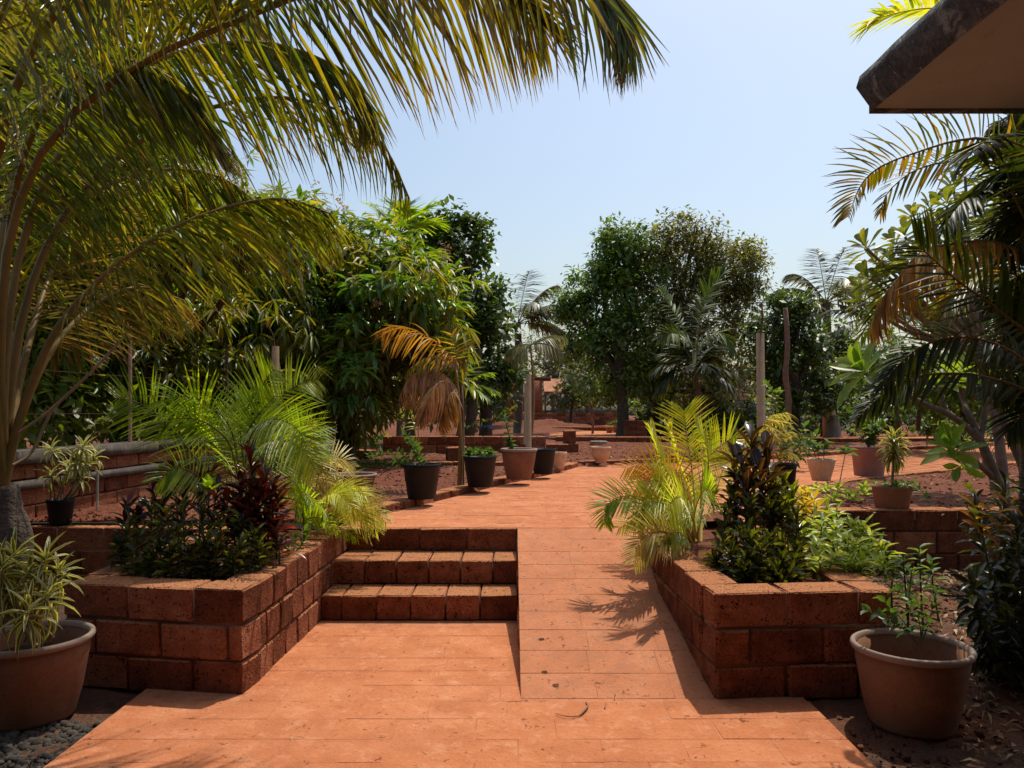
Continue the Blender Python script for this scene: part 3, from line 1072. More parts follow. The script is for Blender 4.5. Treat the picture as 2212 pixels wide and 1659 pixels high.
# ---- boundary wall at left: brick with two concrete bands, posts and wires
bw = thing('boundary_wall', 'brick boundary wall with two weathered concrete bands receding along the left side', 'wall', (-4, 9, .57))
def bpt(t):
    return Vector((-4.35 + 0.85 * min(1, t) , 5.6 + 13.5 * t, 0))
A, B = Vector((-4.42, 5.2, 0)), Vector((-3.42, 17.5, 0))
dv = (B - A)
yaw = math.atan2(dv.y, dv.x)
M_ = (A + B) / 2
for nm, z0, z1, th, mt in [('concrete_band', 0.86, 0.93, 0.30, CONCRETE), ('concrete_cap', 1.075, 1.185, 0.30, CONCRETE)]:
    n = 7
    for i in range(n):
        a, b = A.lerp(B, i / n), A.lerp(B, (i + 1) / n)
        m = (a + b) / 2
        Geo().box((m.x, m.y, (z0 + z1) / 2), ((b - a).length - .008, th, z1 - z0), yaw).obj(nm, mt, bw)
for row, (z0, h) in enumerate([(0.56, 0.145), (0.71, 0.145), (0.935, 0.135)]):
    x = 0.0
    while x < dv.length:
        L_ = 0.4
        m = A + dv.normalized() * (x + L_ / 2 + (0.2 if row % 2 else 0))
        put_brick('brick', (m.x, m.y, z0 + h / 2), (L_ - .01, 0.2, h - .008), yaw, LATERITE, bw, tilt=0.004)
        x += L_
g = Geo()
for z in (1.5, 1.9, 2.3):
    g.tube([A + Vector((0, 0, z)), B + Vector((0, 0, z))], 0.0022, 4, False)
g.obj('wire', RUST, bw)
for i in range(5):
    q = A.lerp(B, 0.07 + i * 0.19)
    Geo().tube([q + Vector((0, 0, 1.18)), q + Vector((0, 0, 2.45))], 0.022, 6).obj('fence_post', RUST, bw)

# ---- the house behind us: only its eave shows; overhead cover and rear wall added to block sky light
hs = thing('house', 'house corner with flat concrete eave, weathered grey edge and brown soffit overhead', 'house', (4, 0, 0))
EX, EY, EZ = 1.60, 3.5, 2.90
g = Geo()
g.add([(EX + .035, EY - .02, EZ), (9, EY - .02, EZ), (9, -6, EZ), (EX + .035, -6, EZ), (EX + .035, EY - .02, EZ + .1), (9, EY - .02, EZ + .1), (9, -6, EZ + .1), (EX + .035, -6, EZ + .1)],
      [(0, 3, 2, 1), (4, 5, 6, 7), (0, 1, 5, 4), (1, 2, 6, 5), (2, 3, 7, 6), (3, 0, 4, 7)])
g.obj('soffit', SOFFIT, hs)
prof = [(0.035, -0.004), (-0.035, 0.10), (-0.02, 0.155), (0.06, 0.165), (0.30, 0.165)]
V = []
ends = [(-6.0, 0), (EY, 0)]
ny = 60
for j in range(ny + 1):
    y = -6 + (EY + 6) * j / ny
    for (dx, dz) in prof:
        V.append((EX + dx + random.uniform(-.004, .004), y + (dx < 0) * 0.0, EZ + dz + random.uniform(-.003, .003)))
k = len(prof)
Q = [(j * k + i, j * k + i + 1, (j + 1) * k + i + 1, (j + 1) * k + i) for j in range(ny) for i in range(k - 1)]
link('fascia', npmesh('fascia', V, Q, FASCIA_M), hs)
Geo().box(((EX + 9) / 2 + .02, EY + .005, EZ + .08), (9 - EX - .03, .05, .17)).obj('fascia', FASCIA_M, hs)
Geo().box((6.6, -1.9, 1.45), (5.0, 8.0, 2.9)).obj('wall', HOUSE_W, hs)
Geo().box((-3.7, -1.9, EZ + .07), (EX * 2 + 7.38, 8.2, .15)).obj('added_shade_roof', SOFFIT, hs)  # unseen cover added overhead to darken the shaded faces
Geo().box((-1.0, -5.9, 1.4), (16.0, .2, 2.85)).obj('wall', HOUSE_W, hs)  # unseen rear wall, added with the cover to cut sky light

# ================================================================== pots
def pot_geo(c, rt, rb, h, style, mat, rim_mat, parent, soil=None, soil_drop=0.06):
    g = Geo()
    if style == 'wide':       # rolled rim, slightly bulging side
        prof = [(rb * .3, 0.004), (rb * .98, 0), (rb, 0.015), (rb + (rt - rb) * .35, h * .3), (rb + (rt - rb) * .72, h * .7), (rt * .965, h * .93), (rt * .93, h * .94), (rt * .86, h * .55)]
        g.lathe(c, prof, 36, 0.0008)
        g.obj('body', mat, parent, True)
        rr = Geo().lathe(c, [(rt * .955, h * .905), (rt * 1.01, h * .915), (rt * 1.03, h * .95), (rt * 1.02, h * .985), (rt * .985, h), (rt * .94, h * .985), (rt * .925, h * .93)], 36, 0.001)
        rr.obj('rim', rim_mat, parent, True)
    elif style == 'nursery':  # black plastic, thin rim lip
        prof = [(rb * .3, 0.003), (rb, 0), (rb * 1.01, 0.01), (rt * .93, h * .86), (rt * .95, h * .87), (rt * .97, h * .97), (rt * .93, h * .97), (rt * .86, h * .5)]
        g.lathe(c, prof, 32, 0.0006)
        g.obj('body', mat, parent, True)
        Geo().lathe(c, [(rt * .965, h * .955), (rt, h * .965), (rt, h), (rt * .95, h), (rt * .93, h * .95)], 32).obj('rim', rim_mat, parent, True)
    elif style == 'fluted':
        prof = [(rb * .3, 0.003), (rb * .95, 0), (rb, h * .05), (rb * .9, h * .12), (rb + (rt - rb) * .35, h * .24), (rb + (rt - rb) * .68, h * .42), (rb + (rt - rb) * .86, h * .64), (rt * .95, h * .86), (rt * .9, h * .9), (rt * .85, h * .5)]
        g.lathe(c, prof, 48, 0.0005, 0.018, 16)
        g.obj('body', mat, parent, True)
        Geo().lathe(c, [(rt * .93, h * .85), (rt, h * .87), (rt, h), (rt * .93, h), (rt * .9, h * .88)], 40).obj('rim', rim_mat, parent, True)
    else:                     # rough hand-made
        prof = [(rb * .3, 0.003), (rb, 0), (rb * 1.03, 0.02), (rb + (rt - rb) * .6, h * .55), (rt, h * .93), (rt * .99, h), (rt * .9, h * .995), (rt * .88, h * .6)]
        g.lathe(c, prof, 28, 0.003)
        g.obj('body', mat, parent, True)
    if soil is not False:
        rs = rt * .88
        s = Geo()
        vs, q = [(c[0], c[1], c[2] + h - soil_drop + .015)], []
        for ring in (0.5, 1.0):
            for k in range(16):
                a = k / 16 * 2 * math.pi
                vs.append((c[0] + rs * ring * math.cos(a), c[1] + rs * ring * math.sin(a), c[2] + h - soil_drop + random.uniform(-.008, .01)))
        for k in range(16):
            q.append((1 + k, 17 + k, 17 + (k + 1) % 16, 1 + (k + 1) % 16))
        for k in range(0, 16, 2):
            q.append((0, 1 + k, 1 + (k + 1) % 16, 1 + (k + 2) % 16))
        s.add(vs, q)
        s.obj('soil', POTSOIL, parent)


def pot(label, c, rt, rb, h, style, mat, rim=None, soil_drop=0.06, cat='pot', group=None, name='plant_pot'):
    r = thing(name, label, cat, c, group)
    pot_geo(c, rt, rb, h, style, mat, rim or mat, r, None, soil_drop)
    return r

# ================================================================== leaf materials
L_COCO = leaf_material('coconut_leaflet', [(0.0, (0.0585, 0.091, 0.0168)), (0.55, (0.1105, 0.147, 0.024)), (0.85, (0.208, 0.21, 0.0312)), (1.0, (0.338, 0.266, 0.036))],
                       0.46, (2.4, 2.2, 0.35), 0.30, 0.8, stripe=(0.12, (0.20, 0.17, 0.06)), mottle=(0.5, 0.5, 0.68, (0.27, 0.18, 0.02)), tip=(0.9, 1.2, (0.22, 0.13, 0.05)))
L_COCO_DRY = leaf_material('drying_coconut_leaflet', [(0.0, (0.11, 0.12, 0.03)), (0.6, (0.19, 0.17, 0.04)), (1.0, (0.34, 0.22, 0.06))],
                           0.4, (1.7, 1.3, 0.5), 0.4, 0.5)
L_COCO_FAR = leaf_material('far_coconut_leaflet', [(0.0, (0.075, 0.10, 0.04)), (0.7, (0.15, 0.17, 0.07)), (1.0, (0.26, 0.26, 0.12))], 0.35, (1.6, 1.5, 0.6), 0.35, 0.6)
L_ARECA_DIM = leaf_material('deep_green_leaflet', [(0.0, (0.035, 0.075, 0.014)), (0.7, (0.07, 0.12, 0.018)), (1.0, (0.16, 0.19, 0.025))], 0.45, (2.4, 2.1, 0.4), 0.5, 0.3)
L_COCO_YOUNG = leaf_material('young_coconut_leaflet', [(0.0, (0.15, 0.15, 0.06)), (1.0, (0.34, 0.31, 0.14))], 0.4, (1.6, 1.5, 0.6), 0.4, 0.5)
L_ARECA = leaf_material('areca_leaflet', [(0.0, (0.11, 0.20, 0.016)), (0.6, (0.18, 0.28, 0.022)), (1.0, (0.28, 0.36, 0.03))], 0.52, (2.6, 2.3, 0.45), 0.35, 0.5)
L_ARECA_Y = leaf_material('yellow_areca_leaflet', [(0.0, (0.32, 0.42, 0.025)), (0.5, (0.48, 0.52, 0.035)), (1.0, (0.60, 0.56, 0.055))], 0.5, (1.75, 1.65, 0.7), 0.36, 0.5)
L_ARECA_C = leaf_material('cream_areca_leaflet', [(0.0, (0.34, 0.34, 0.09)), (0.5, (0.50, 0.44, 0.14)), (1.0, (0.60, 0.46, 0.13))], 0.4, (1.5, 1.45, 0.7), 0.36, 0.5)
L_ARECA_O = leaf_material('orange_areca_leaflet', [(0.0, (0.36, 0.24, 0.02)), (0.5, (0.46, 0.29, 0.025)), (1.0, (0.50, 0.26, 0.03))], 0.5, (1.8, 1.6, 0.5), 0.38, 0.5)
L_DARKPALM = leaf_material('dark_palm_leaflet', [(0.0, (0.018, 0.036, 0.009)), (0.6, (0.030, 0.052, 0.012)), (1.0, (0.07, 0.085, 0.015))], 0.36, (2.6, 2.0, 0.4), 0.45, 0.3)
L_PALM_MIX = leaf_material('ageing_palm_leaflet', [(0.0, (0.06, 0.10, 0.014)), (0.4, (0.14, 0.16, 0.018)), (0.75, (0.27, 0.23, 0.022)), (1.0, (0.36, 0.24, 0.03))], 0.5, (2.2, 1.7, 0.4), 0.36, 0.5,
                           tip=(0.7, 1.1, (0.12, 0.075, 0.03)))
L_PALM_BROWN = leaf_material('brown_palm_leaflet', [(0.0, (0.17, 0.10, 0.03)), (0.4, (0.30, 0.18, 0.04)), (1.0, (0.44, 0.27, 0.045))], 0.45, (1.9, 1.4, 0.5), 0.5, 0.4)
L_DEAD = leaf_material('withered_leaflet', [(0.0, (0.30, 0.17, 0.085)), (0.5, (0.45, 0.27, 0.13)), (1.0, (0.56, 0.36, 0.17))], 0.4, (1.4, 1.2, 0.7), 0.6, 0.3)
L_MANGO = leaf_material('mango_leaf', [(0.0, (0.0442, 0.1035, 0.0176)), (0.55, (0.08288, 0.1626, 0.0242)), (0.82, (0.1547, 0.2144, 0.0286)), (0.93, (0.2762, 0.2809, 0.0385)), (1.0, (0.3315, 0.2513, 0.055))],
                        0.42, (2.6, 2.2, 0.4), 0.42, 0.5, mottle=(0.6, 0.46, 0.62, (0.16, 0.165, 0.028)))
L_MANGO_G = leaf_material('fresh_mango_leaf', [(0.0, (0.06, 0.15, 0.028)), (1.0, (0.11, 0.21, 0.04))], 0.4, (2.4, 2.1, 0.5), 0.28, 0.6)
L_MANGO_Y = leaf_material('yellow_mango_leaf', [(0.0, (0.10, 0.15, 0.022)), (0.7, (0.19, 0.21, 0.03)), (0.92, (0.27, 0.22, 0.035)), (1.0, (0.32, 0.18, 0.045))], 0.45, (2.0, 1.7, 0.4), 0.36, 0.5)
L_FLOWER = leaf_material('mango_flower', [(0.0, (0.25, 0.15, 0.06)), (1.0, (0.40, 0.25, 0.11))], 0.3, (1.5, 1.3, 0.7), 0.8, 0.2)
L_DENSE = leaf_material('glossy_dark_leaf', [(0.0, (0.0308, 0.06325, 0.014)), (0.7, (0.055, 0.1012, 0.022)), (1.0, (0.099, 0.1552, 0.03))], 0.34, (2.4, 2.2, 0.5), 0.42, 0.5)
L_GREEN = leaf_material('mid_green_leaf', [(0.0, (0.06, 0.12, 0.0264)), (0.7, (0.102, 0.174, 0.0374)), (1.0, (0.168, 0.24, 0.055))], 0.42, (2.2, 2.0, 0.5), 0.45, 0.45)
L_OLIVE = leaf_material('olive_leaf', [(0.0, (0.07475, 0.092, 0.0264)), (0.6, (0.138, 0.1552, 0.0462)), (0.85, (0.2415, 0.2357, 0.088)), (1.0, (0.3795, 0.3565, 0.154))], 0.42, (2.0, 1.8, 0.6), 0.47, 0.45,
                        mottle=(0.6, 0.5, 0.66, (0.17, 0.175, 0.06)))
L_FAR = leaf_material('far_leaf', [(0.0, (0.045, 0.062, 0.022)), (0.8, (0.085, 0.105, 0.04)), (1.0, (0.15, 0.15, 0.06))], 0.35, (2.2, 1.9, 0.6), 0.5, 0.4)
L_CROTON_R = leaf_material('red_croton_leaf', [(0.0, (0.022, 0.010, 0.009)), (0.6, (0.042, 0.014, 0.011)), (0.86, (0.08, 0.018, 0.013)), (1.0, (0.26, 0.035, 0.02))], 0.26, (2.4, 1.2, 0.6), 0.28, 0.6,
                           stripe=(0.08, (0.13, 0.03, 0.02)))
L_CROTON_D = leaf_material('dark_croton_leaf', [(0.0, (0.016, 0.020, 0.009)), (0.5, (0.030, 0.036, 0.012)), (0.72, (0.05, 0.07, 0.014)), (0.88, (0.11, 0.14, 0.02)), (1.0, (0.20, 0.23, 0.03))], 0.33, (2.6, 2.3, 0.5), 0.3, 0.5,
                           stripe=(0.10, (0.10, 0.10, 0.02)))
L_CROTON_G = leaf_material('green_croton_leaf', [(0.0, (0.05, 0.085, 0.014)), (0.6, (0.10, 0.14, 0.02)), (1.0, (0.22, 0.22, 0.03))], 0.42, (2.6, 2.2, 0.4), 0.28, 0.6, stripe=(0.13, (0.36, 0.30, 0.05)))
L_CROTON_B = leaf_material('bronze_croton_leaf', [(0.0, (0.018, 0.013, 0.009)), (0.5, (0.034, 0.02, 0.011)), (0.8, (0.06, 0.034, 0.014)), (0.9, (0.10, 0.11, 0.02)), (1.0, (0.15, 0.16, 0.024))], 0.35, (2.6, 1.7, 0.5), 0.28, 0.6, stripe=(0.09, (0.20, 0.12, 0.03)))
L_LIGHT = leaf_material('light_green_leaf', [(0.0, (0.14, 0.24, 0.035)), (0.6, (0.22, 0.32, 0.05)), (1.0, (0.36, 0.42, 0.10))], 0.42, (2.0, 1.8, 0.5), 0.38, 0.5, mottle=(14, 0.5, 0.6, (0.42, 0.46, 0.16)))
L_YELLOW = leaf_material('yellow_leaf', [(0.0, (0.52, 0.36, 0.02)), (1.0, (0.62, 0.46, 0.03))], 0.45, (1.4, 1.35, 0.6), 0.4, 0.4)
L_LIME = leaf_material('lime_leaf', [(0.0, (0.22, 0.34, 0.03)), (1.0, (0.32, 0.44, 0.04))], 0.5, (1.8, 1.7, 0.5), 0.35, 0.5)
L_DRAC = leaf_material('variegated_dracaena_leaf', [(0.0, (0.075, 0.105, 0.03)), (1.0, (0.12, 0.15, 0.045))], 0.38, (2.0, 1.8, 0.6), 0.35, 0.5, edge=(0.5, (0.50, 0.46, 0.17)))
L_DRAC_P = leaf_material('pale_dracaena_leaf', [(0.0, (0.32, 0.31, 0.11)), (1.0, (0.48, 0.44, 0.20))], 0.38, (1.5, 1.45, 0.7), 0.38, 0.5, stripe=(0.35, (0.20, 0.23, 0.07)))
L_ROSE = leaf_material('rose_leaf', [(0.0, (0.04, 0.095, 0.03)), (1.0, (0.085, 0.16, 0.045))], 0.4, (2.4, 2.1, 0.5), 0.4, 0.4)
L_PLUM = leaf_material('frangipani_leaf', [(0.0, (0.07, 0.14, 0.022)), (0.7, (0.12, 0.20, 0.03)), (1.0, (0.16, 0.22, 0.04))], 0.5, (2.6, 2.3, 0.5), 0.36, 0.5, stripe=(0.05, (0.22, 0.26, 0.08)))
L_PLUM2 = leaf_material('blunt_frangipani_leaf', [(0.0, (0.06, 0.085, 0.02)), (0.6, (0.11, 0.145, 0.03)), (1.0, (0.20, 0.20, 0.04))], 0.48, (2.4, 2.1, 0.5), 0.36, 0.5, stripe=(0.05, (0.2, 0.2, 0.07)))
L_DRY = leaf_material('dry_litter', [(0.0, (0.22, 0.13, 0.07)), (0.6, (0.38, 0.24, 0.13)), (1.0, (0.50, 0.38, 0.22))], 0.2, (1.3, 1.2, 0.8), 0.7, 0.2)
L_GRASS = leaf_material('grass_blade', [(0.0, (0.08, 0.12, 0.03)), (1.0, (0.20, 0.19, 0.06))], 0.35, (2.0, 1.8, 0.5), 0.5, 0.4)

OVATE_F2 = [strip('leaf', [(0, .15), (.45, 1), (1, .1)], d, 0, three=False) for d in (0.08, 0.3)]
LANCE_F2 = [strip('leaf', [(0, .2), (.35, 1), (1, .08)], d, 0, three=False) for d in (0.08, 0.4)]


def shrub_parts(root, M, K, kinds, mat, limit=300, name='leaf', rest='foliage'):
    emit(root, [root], np.zeros(len(K), int), kinds, K, M, mat, name, limit, rest)


def cat(lst):
    return np.concatenate([a for a, _ in lst]), np.concatenate([b for _, b in lst])


# ================================================================== trees of the background (far to near)
CORE = {}
lbs = []
for px in range(-500, 2900, 90):
    d = random.uniform(62, 80)
    lbs.append(lob(px + random.uniform(-30, 30), 825 + random.uniform(-18, 16), d, 75, random.uniform(58, 80), 40))
C, O = crown_clusters(lbs, 13, 0.5)
M, K = crown_leaves(C, O, 9, 0.8, 0.75, 0.42)
fw = joined('far_wood', OVATE_F2, K, M, L_FAR, None, 'stuff')
tag(fw, 'far mass of trees closing the garden at the horizon', 'wood')

# left: trees seen through the coconut fronds
tree('mango_tree', 'tall mango behind the hanging coconut fronds, pale rusty flower heads along its top', 'tree', P(560, 960, 19.5),
     [lob(610, 500, 19, 120, 90), lob(700, 500, 19, 60, 60), lob(455, 470, 19, 140, 110), lob(270, 470, 18.5, 150, 120), lob(100, 480, 18, 150, 140), lob(540, 600, 19, 150, 80)],
     L_MANGO, BARK, 0.30, 0.085, 75, 12, 0.35, 'whorl', LANCE_F2, 0.2,
     extra=lambda r: joined('flower_heads', OVATE_F2, *(lambda CO: (lambda MK: (MK[1], MK[0]))(crown_leaves(CO[0], CO[1], 12, 0.16, 0.10, 0.06)))(crown_clusters([lob(640, 455, 18.7, 130, 60), lob(720, 480, 18.7, 60, 50), lob(500, 440, 18.7, 110, 60)], 9, 0.9)), L_FLOWER, r, 'stuff'))
tree('mango_tree', 'spreading mango at the far left, dark below, seen behind the boundary wall', 'tree', P(250, 1000, 13.6),
     [lob(300, 650, 13.5, 190, 140), lob(110, 620, 12.5, 190, 160), lob(430, 600, 15.5, 150, 110), lob(200, 780, 12.3, 170, 100), lob(370, 800, 12.8, 130, 80), lob(40, 790, 10.8, 120, 100), lob(500, 720, 14.5, 120, 90), lob(560, 500, 10.8, 120, 80), lob(430, 520, 10.3, 130, 90), lob(310, 500, 10, 130, 90)],  # closing overhang lobes added to throw shade on the boundary wall
     L_MANGO, BARK, 0.26, 0.068, 150, 12, 0.26, 'whorl', LANCE_FAR, 0.19)
lbs = [lob(px, 880, 16.5, 90, 75, 50) for px in range(-80, 760, 75)] + [lob(px, 880, 9.5 + px / 110, 90, 85, 40) for px in range(-120, 520, 70)]
C, O = crown_clusters(lbs, 90, 0.4)
M, K = crown_leaves(C, O, 9, 0.3, 0.2, 0.09)
hd = joined('hedge', OVATE_F2, K, M, L_MANGO, None, 'stuff')
tag(hd, 'dim tangle of undergrowth behind the boundary wall at left', 'undergrowth')
for i, (px, d, r) in enumerate([(75, 11.5, .06), (150, 12.5, .09), (235, 13.2, .05), (330, 14.2, .07), (420, 15, .10), (505, 15.4, .06)]):
    b = P(px, 940, d)
    b.z = 0.55
    t = thing('tree_trunk', ['thin bare trunk nearest the leaning coconut stalks', 'stout dark trunk behind the wall near the coconut', 'slender trunk third along behind the wall', 'crooked trunk behind the wall left of the green palm',
                             'thick trunk in the shade behind the green palm fronds', 'slim trunk at right end of the shaded row'][i], 'tree trunk', b, 'shaded trunks behind the boundary wall')
    Geo().tube(curve([b, b + Vector((random.uniform(-.1, .1), 0, 1.2)), b + Vector((random.uniform(-.3, .3), 0, 3.0))], 8), [r * (1.1 - .06 * k) for k in range(8)], 8, wob=.06).obj('trunk', BARK, t, True)


tree('garden_tree', 'leafy tree high at the far left, seen through the coconut fronds', 'tree', P(-120, 1150, 9.5),
     [lob(20, 240, 9.5, 150, 190), lob(140, 110, 10, 140, 120), lob(280, 240, 11.5, 120, 110), lob(190, 330, 11, 150, 140), lob(-60, 60, 9, 130, 130), lob(130, 470, 11.5, 170, 110), lob(-40, 470, 9.5, 150, 120), lob(330, 430, 13, 120, 100)],
     L_MANGO, BARK, 0.19, 0.075, 190, 12, 0.24, 'broad', OVATE_FAR, 0.16)
for px, d, rx, h, lab in [(1195, 64, 50, 120, 'feathery pale tree rising in the gap beside the far coconut'), (1275, 64, 40, 90, 'thin feathery treetop left of the tall leafy green tree')]:
    tree('feathery_tree', lab, 'tree', P(px, 908, d), [lob(px, 880 - h - 20, d, rx * .7, h * .6), lob(px - rx * .5, 880 - h * .6, d, rx * .7, h * .5), lob(px + rx * .5, 880 - h * .6, d, rx * .7, h * .5)],
         L_FAR, BARK, 0.30, 0.05, 26, 12, 0.5, 'broad', LANCE_F2, 0.14)


def mango_extra(r):
    lo = [lob(765, 830, 12.9, 45, 55), lob(780, 740, 12.9, 48, 42), lob(860, 630, 13.0, 60, 34), lob(790, 620, 13.1, 50, 26), lob(930, 640, 13.4, 40, 26)]
    C, O = crown_clusters(lo, 110, 0.6)
    M, K = crown_leaves(C, O, 10, 0.16, 0.24, 0.06, 'whorl')
    joined('fresh_leaves', LANCE, K % 2, M, L_MANGO_G, r, 'stuff')
    lo = [lob(650, 790, 12.6, 50, 60), lob(1000, 660, 13.4, 22, 60), lob(880, 600, 13.2, 90, 30), lob(560, 700, 12.8, 110, 60), lob(990, 760, 13.5, 25, 35), lob(470, 730, 12.8, 110, 80), lob(700, 700, 13.0, 70, 40)]
    C, O = crown_clusters(lo, 46, 0.7)
    M, K = crown_leaves(C, O, 11, 0.12, 0.25, 0.052, 'whorl')
    M[:, :3, 1] += np.array([0, 0, -0.13])
    joined('yellow_leaves', LANCE, K % 2, M, L_MANGO_Y, r, 'stuff')
    C, O = crown_clusters([lob(780, 520, 14.2, 130, 60), lob(760, 640, 13.5, 120, 90), lob(930, 580, 14.0, 90, 50)], 8, 0.95)
    M, K = crown_leaves(C, O, 26, 0.13, 0.06, 0.035)
    joined('flower_heads', OVATE_F2, K, M, L_FLOWER, r, 'stuff')


tree('mango_tree', 'big flowering mango left of the gap, hanging yellow and glossy green leaf clusters', 'tree', P(744, 994, 14.4),
     [lob(770, 580, 14.6, 130, 85), lob(650, 660, 14.5, 140, 120), lob(850, 660, 14.3, 130, 100), lob(925, 710, 14.3, 85, 75), lob(720, 770, 14.2, 130, 95), lob(560, 790, 14.6, 130, 110), lob(775, 860, 13.9, 60, 80),
      lob(890, 600, 14.6, 90, 55), lob(640, 860, 14.2, 70, 60), lob(870, 790, 14.3, 100, 80), lob(940, 800, 14.4, 60, 60), lob(690, 560, 15, 90, 80)],
     L_MANGO, BARK, 0.26, 0.066, 160, 12, 0.25, 'whorl', LANCE_FAR, 0.2, trunk_top=P(740, 800, 14.4), extra=mango_extra)

tree('jackfruit_tree', 'dense dark glossy tree with upright crown between mango and far coconut', 'tree', P(1050, 950, 22),
     bumpy([lob(955, 560, 22, 75, 85), lob(1012, 545, 22, 48, 75), lob(925, 505, 22, 45, 40), lob(995, 660, 21.6, 75, 80), lob(1035, 740, 21.2, 62, 80), lob(960, 770, 21.4, 90, 100), lob(1060, 680, 22, 42, 70), lob(1080, 820, 22, 40, 55), lob(1010, 850, 21.5, 60, 40), lob(900, 830, 22, 60, 60)], 6, 0.42),
     L_DENSE, BARK, 0.17, 0.10, 34, 34, 0.36, 'broad', OVATE_F2, 0.2, trunk_top=P(1030, 780, 22))
for px, d, lab in [(1010, 20.5, 'slanting dark trunk beneath the dense tree, left of its main stem'), (880, 19.5, 'broad dark trunk in shade above the low wall')]:
    b = P(px, 940, d)
    b.z = .55
    t = thing('tree_trunk', lab, 'tree trunk', b, 'trunks in the shade beyond the low wall')
    Geo().tube(curve([b, b + Vector((.12, 0, 1)), b + Vector((.3, 0, 2.6))], 8), [.16 - .008 * k for k in range(8)], 8, wob=.06).obj('trunk', BARK, t, True)

tree('rain_tree', 'tall leafy green tree right of the gap, forked dark trunk at its left', 'tree', P(1345, 946, 27),
     bumpy([lob(1335, 560, 28, 55, 60), lob(1300, 620, 28, 48, 50), lob(1370, 530, 28, 55, 42), lob(1345, 650, 27.6, 85, 85), lob(1275, 690, 28, 55, 60), lob(1265, 760, 28, 45, 55), lob(1345, 760, 27.4, 95, 80), lob(1310, 830, 27.6, 70, 45), lob(1390, 830, 27.4, 70, 50), lob(1240, 670, 28, 28, 30)], 6, 0.42),
     L_GREEN, BARK, 0.17, 0.085, 24, 46, 0.46, 'broad', OVATE_F2, 0.24, trunk_top=P(1340, 800, 27))
tree('flowering_tree', 'broad olive tree with pale blossom tufts behind the dark areca palm', 'tree', P(1408, 946, 27.8),
     bumpy([lob(1440, 545, 28.6, 85, 65), lob(1500, 590, 28.6, 90, 70), lob(1430, 640, 28.2, 95, 85), lob(1565, 600, 28.6, 65, 65), lob(1595, 570, 28.8, 34, 40), lob(1600, 660, 28.6, 44, 75), lob(1530, 700, 28.2, 95, 100), lob(1450, 760, 28, 95, 85), lob(1580, 780, 28.4, 60, 80), lob(1480, 850, 28, 90, 50), lob(1560, 860, 28.4, 60, 40)], 6, 0.42),
     L_OLIVE, BARK, 0.15, 0.075, 25, 52, 0.46, 'broad', OVATE_F2, 0.28, trunk_top=P(1420, 800, 28))
for px, py, d, rx, rz, lab in [(1085, 835, 36, 36, 50, 'bushy far tree left of the brick pillar'), (1205, 770, 62, 70, 45, 'hazy far tree above the tiled hut'), (1270, 840, 44, 50, 50, 'shaded bushy tree right of the tiled hut')]:
    tree('garden_tree', lab, 'tree', P(px, 905, d), bumpy([lob(px, py, d, rx, rz)], 6, .5), L_FAR, BARK, 0.26, 0.14, 20, 13, 0.45, 'broad', OVATE_F2, 0.12)
tree('small_tree', 'small round tree standing before the far brick wall', 'tree', P(1233, 921, 38),
     [lob(1240, 825, 38, 40, 32), lob(1215, 850, 38, 28, 24), lob(1265, 850, 38, 28, 22)], L_FAR, BARK, 0.26, 0.15, 40, 12, 0.4, 'broad', OVATE_F2, 0.1, trunk_top=P(1236, 870, 38))
tree('creeper_tree', 'narrow trunk smothered in dark creeper beside the bare wooden pole', 'tree', P(1715, 960, 21.5),
     bumpy([lob(1690, 690, 22, 40, 55), lob(1735, 690, 22, 44, 55), lob(1800, 760, 23, 40, 60), lob(1660, 740, 23, 34, 60), lob(1700, 790, 22, 48, 70), lob(1755, 780, 22, 40, 70), lob(1720, 870, 22, 50, 50), lob(1660, 800, 22.5, 30, 70), lob(1780, 860, 22, 40, 40)], 6, 0.42),
     L_DENSE, BARK, 0.15, 0.085, 60, 24, 0.32, 'broad', OVATE_F2, 0.16)
tree('garden_tree', 'leafy tree filling the right side behind the frangipani branches', 'tree', P(2080, 960, 18),
     [lob(2010, 760, 18, 110, 70), lob(2120, 690, 17.5, 110, 100), lob(2170, 560, 18, 80, 110), lob(1900, 800, 19, 80, 55), lob(2200, 800, 17, 110, 80), lob(2050, 850, 18, 110, 45)],
     L_GREEN, BARK, 0.2, 0.105, 80, 12, 0.32, 'broad', OVATE_F2, 0.16)
lbs = [lob(px, 905 + random.uniform(-8, 8), 27, 55, 32, 40) for px in range(1420, 2500, 50)]
C, O = crown_clusters(lbs, 50, 0.4)
M, K = crown_leaves(C, O, 9, 0.3, 0.26, 0.13)
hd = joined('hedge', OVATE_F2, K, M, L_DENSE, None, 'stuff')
tag(hd, 'dark low hedge in the shade beyond the right hand path', 'hedge')
lbs = [lob(px, 870, 24, 40, 36, 40) for px in range(830, 1080, 40)]
C, O = crown_clusters(lbs, 40, 0.4)
M, K = crown_leaves(C, O, 9, 0.3, 0.26, 0.14)
hd = joined('hedge', OVATE_F2, K, M, L_FAR, None, 'stuff')
tag(hd, 'sunlit bushes beside the far brick pillar', 'bushes')
lbs = [lob(px, 885 + random.uniform(-10, 10), random.uniform(35, 38), 50, 45, 40) for px in range(1390, 1900, 38)]
C, O = crown_clusters(lbs, 22, 0.4)
M, K = crown_leaves(C, O, 12, 0.4, 0.26, 0.14)
hd = joined('hedge', OVATE_F2, K, M, L_GREEN, None, 'stuff')
tag(hd, 'shaded undergrowth behind the trunks of the two big trees', 'undergrowth')


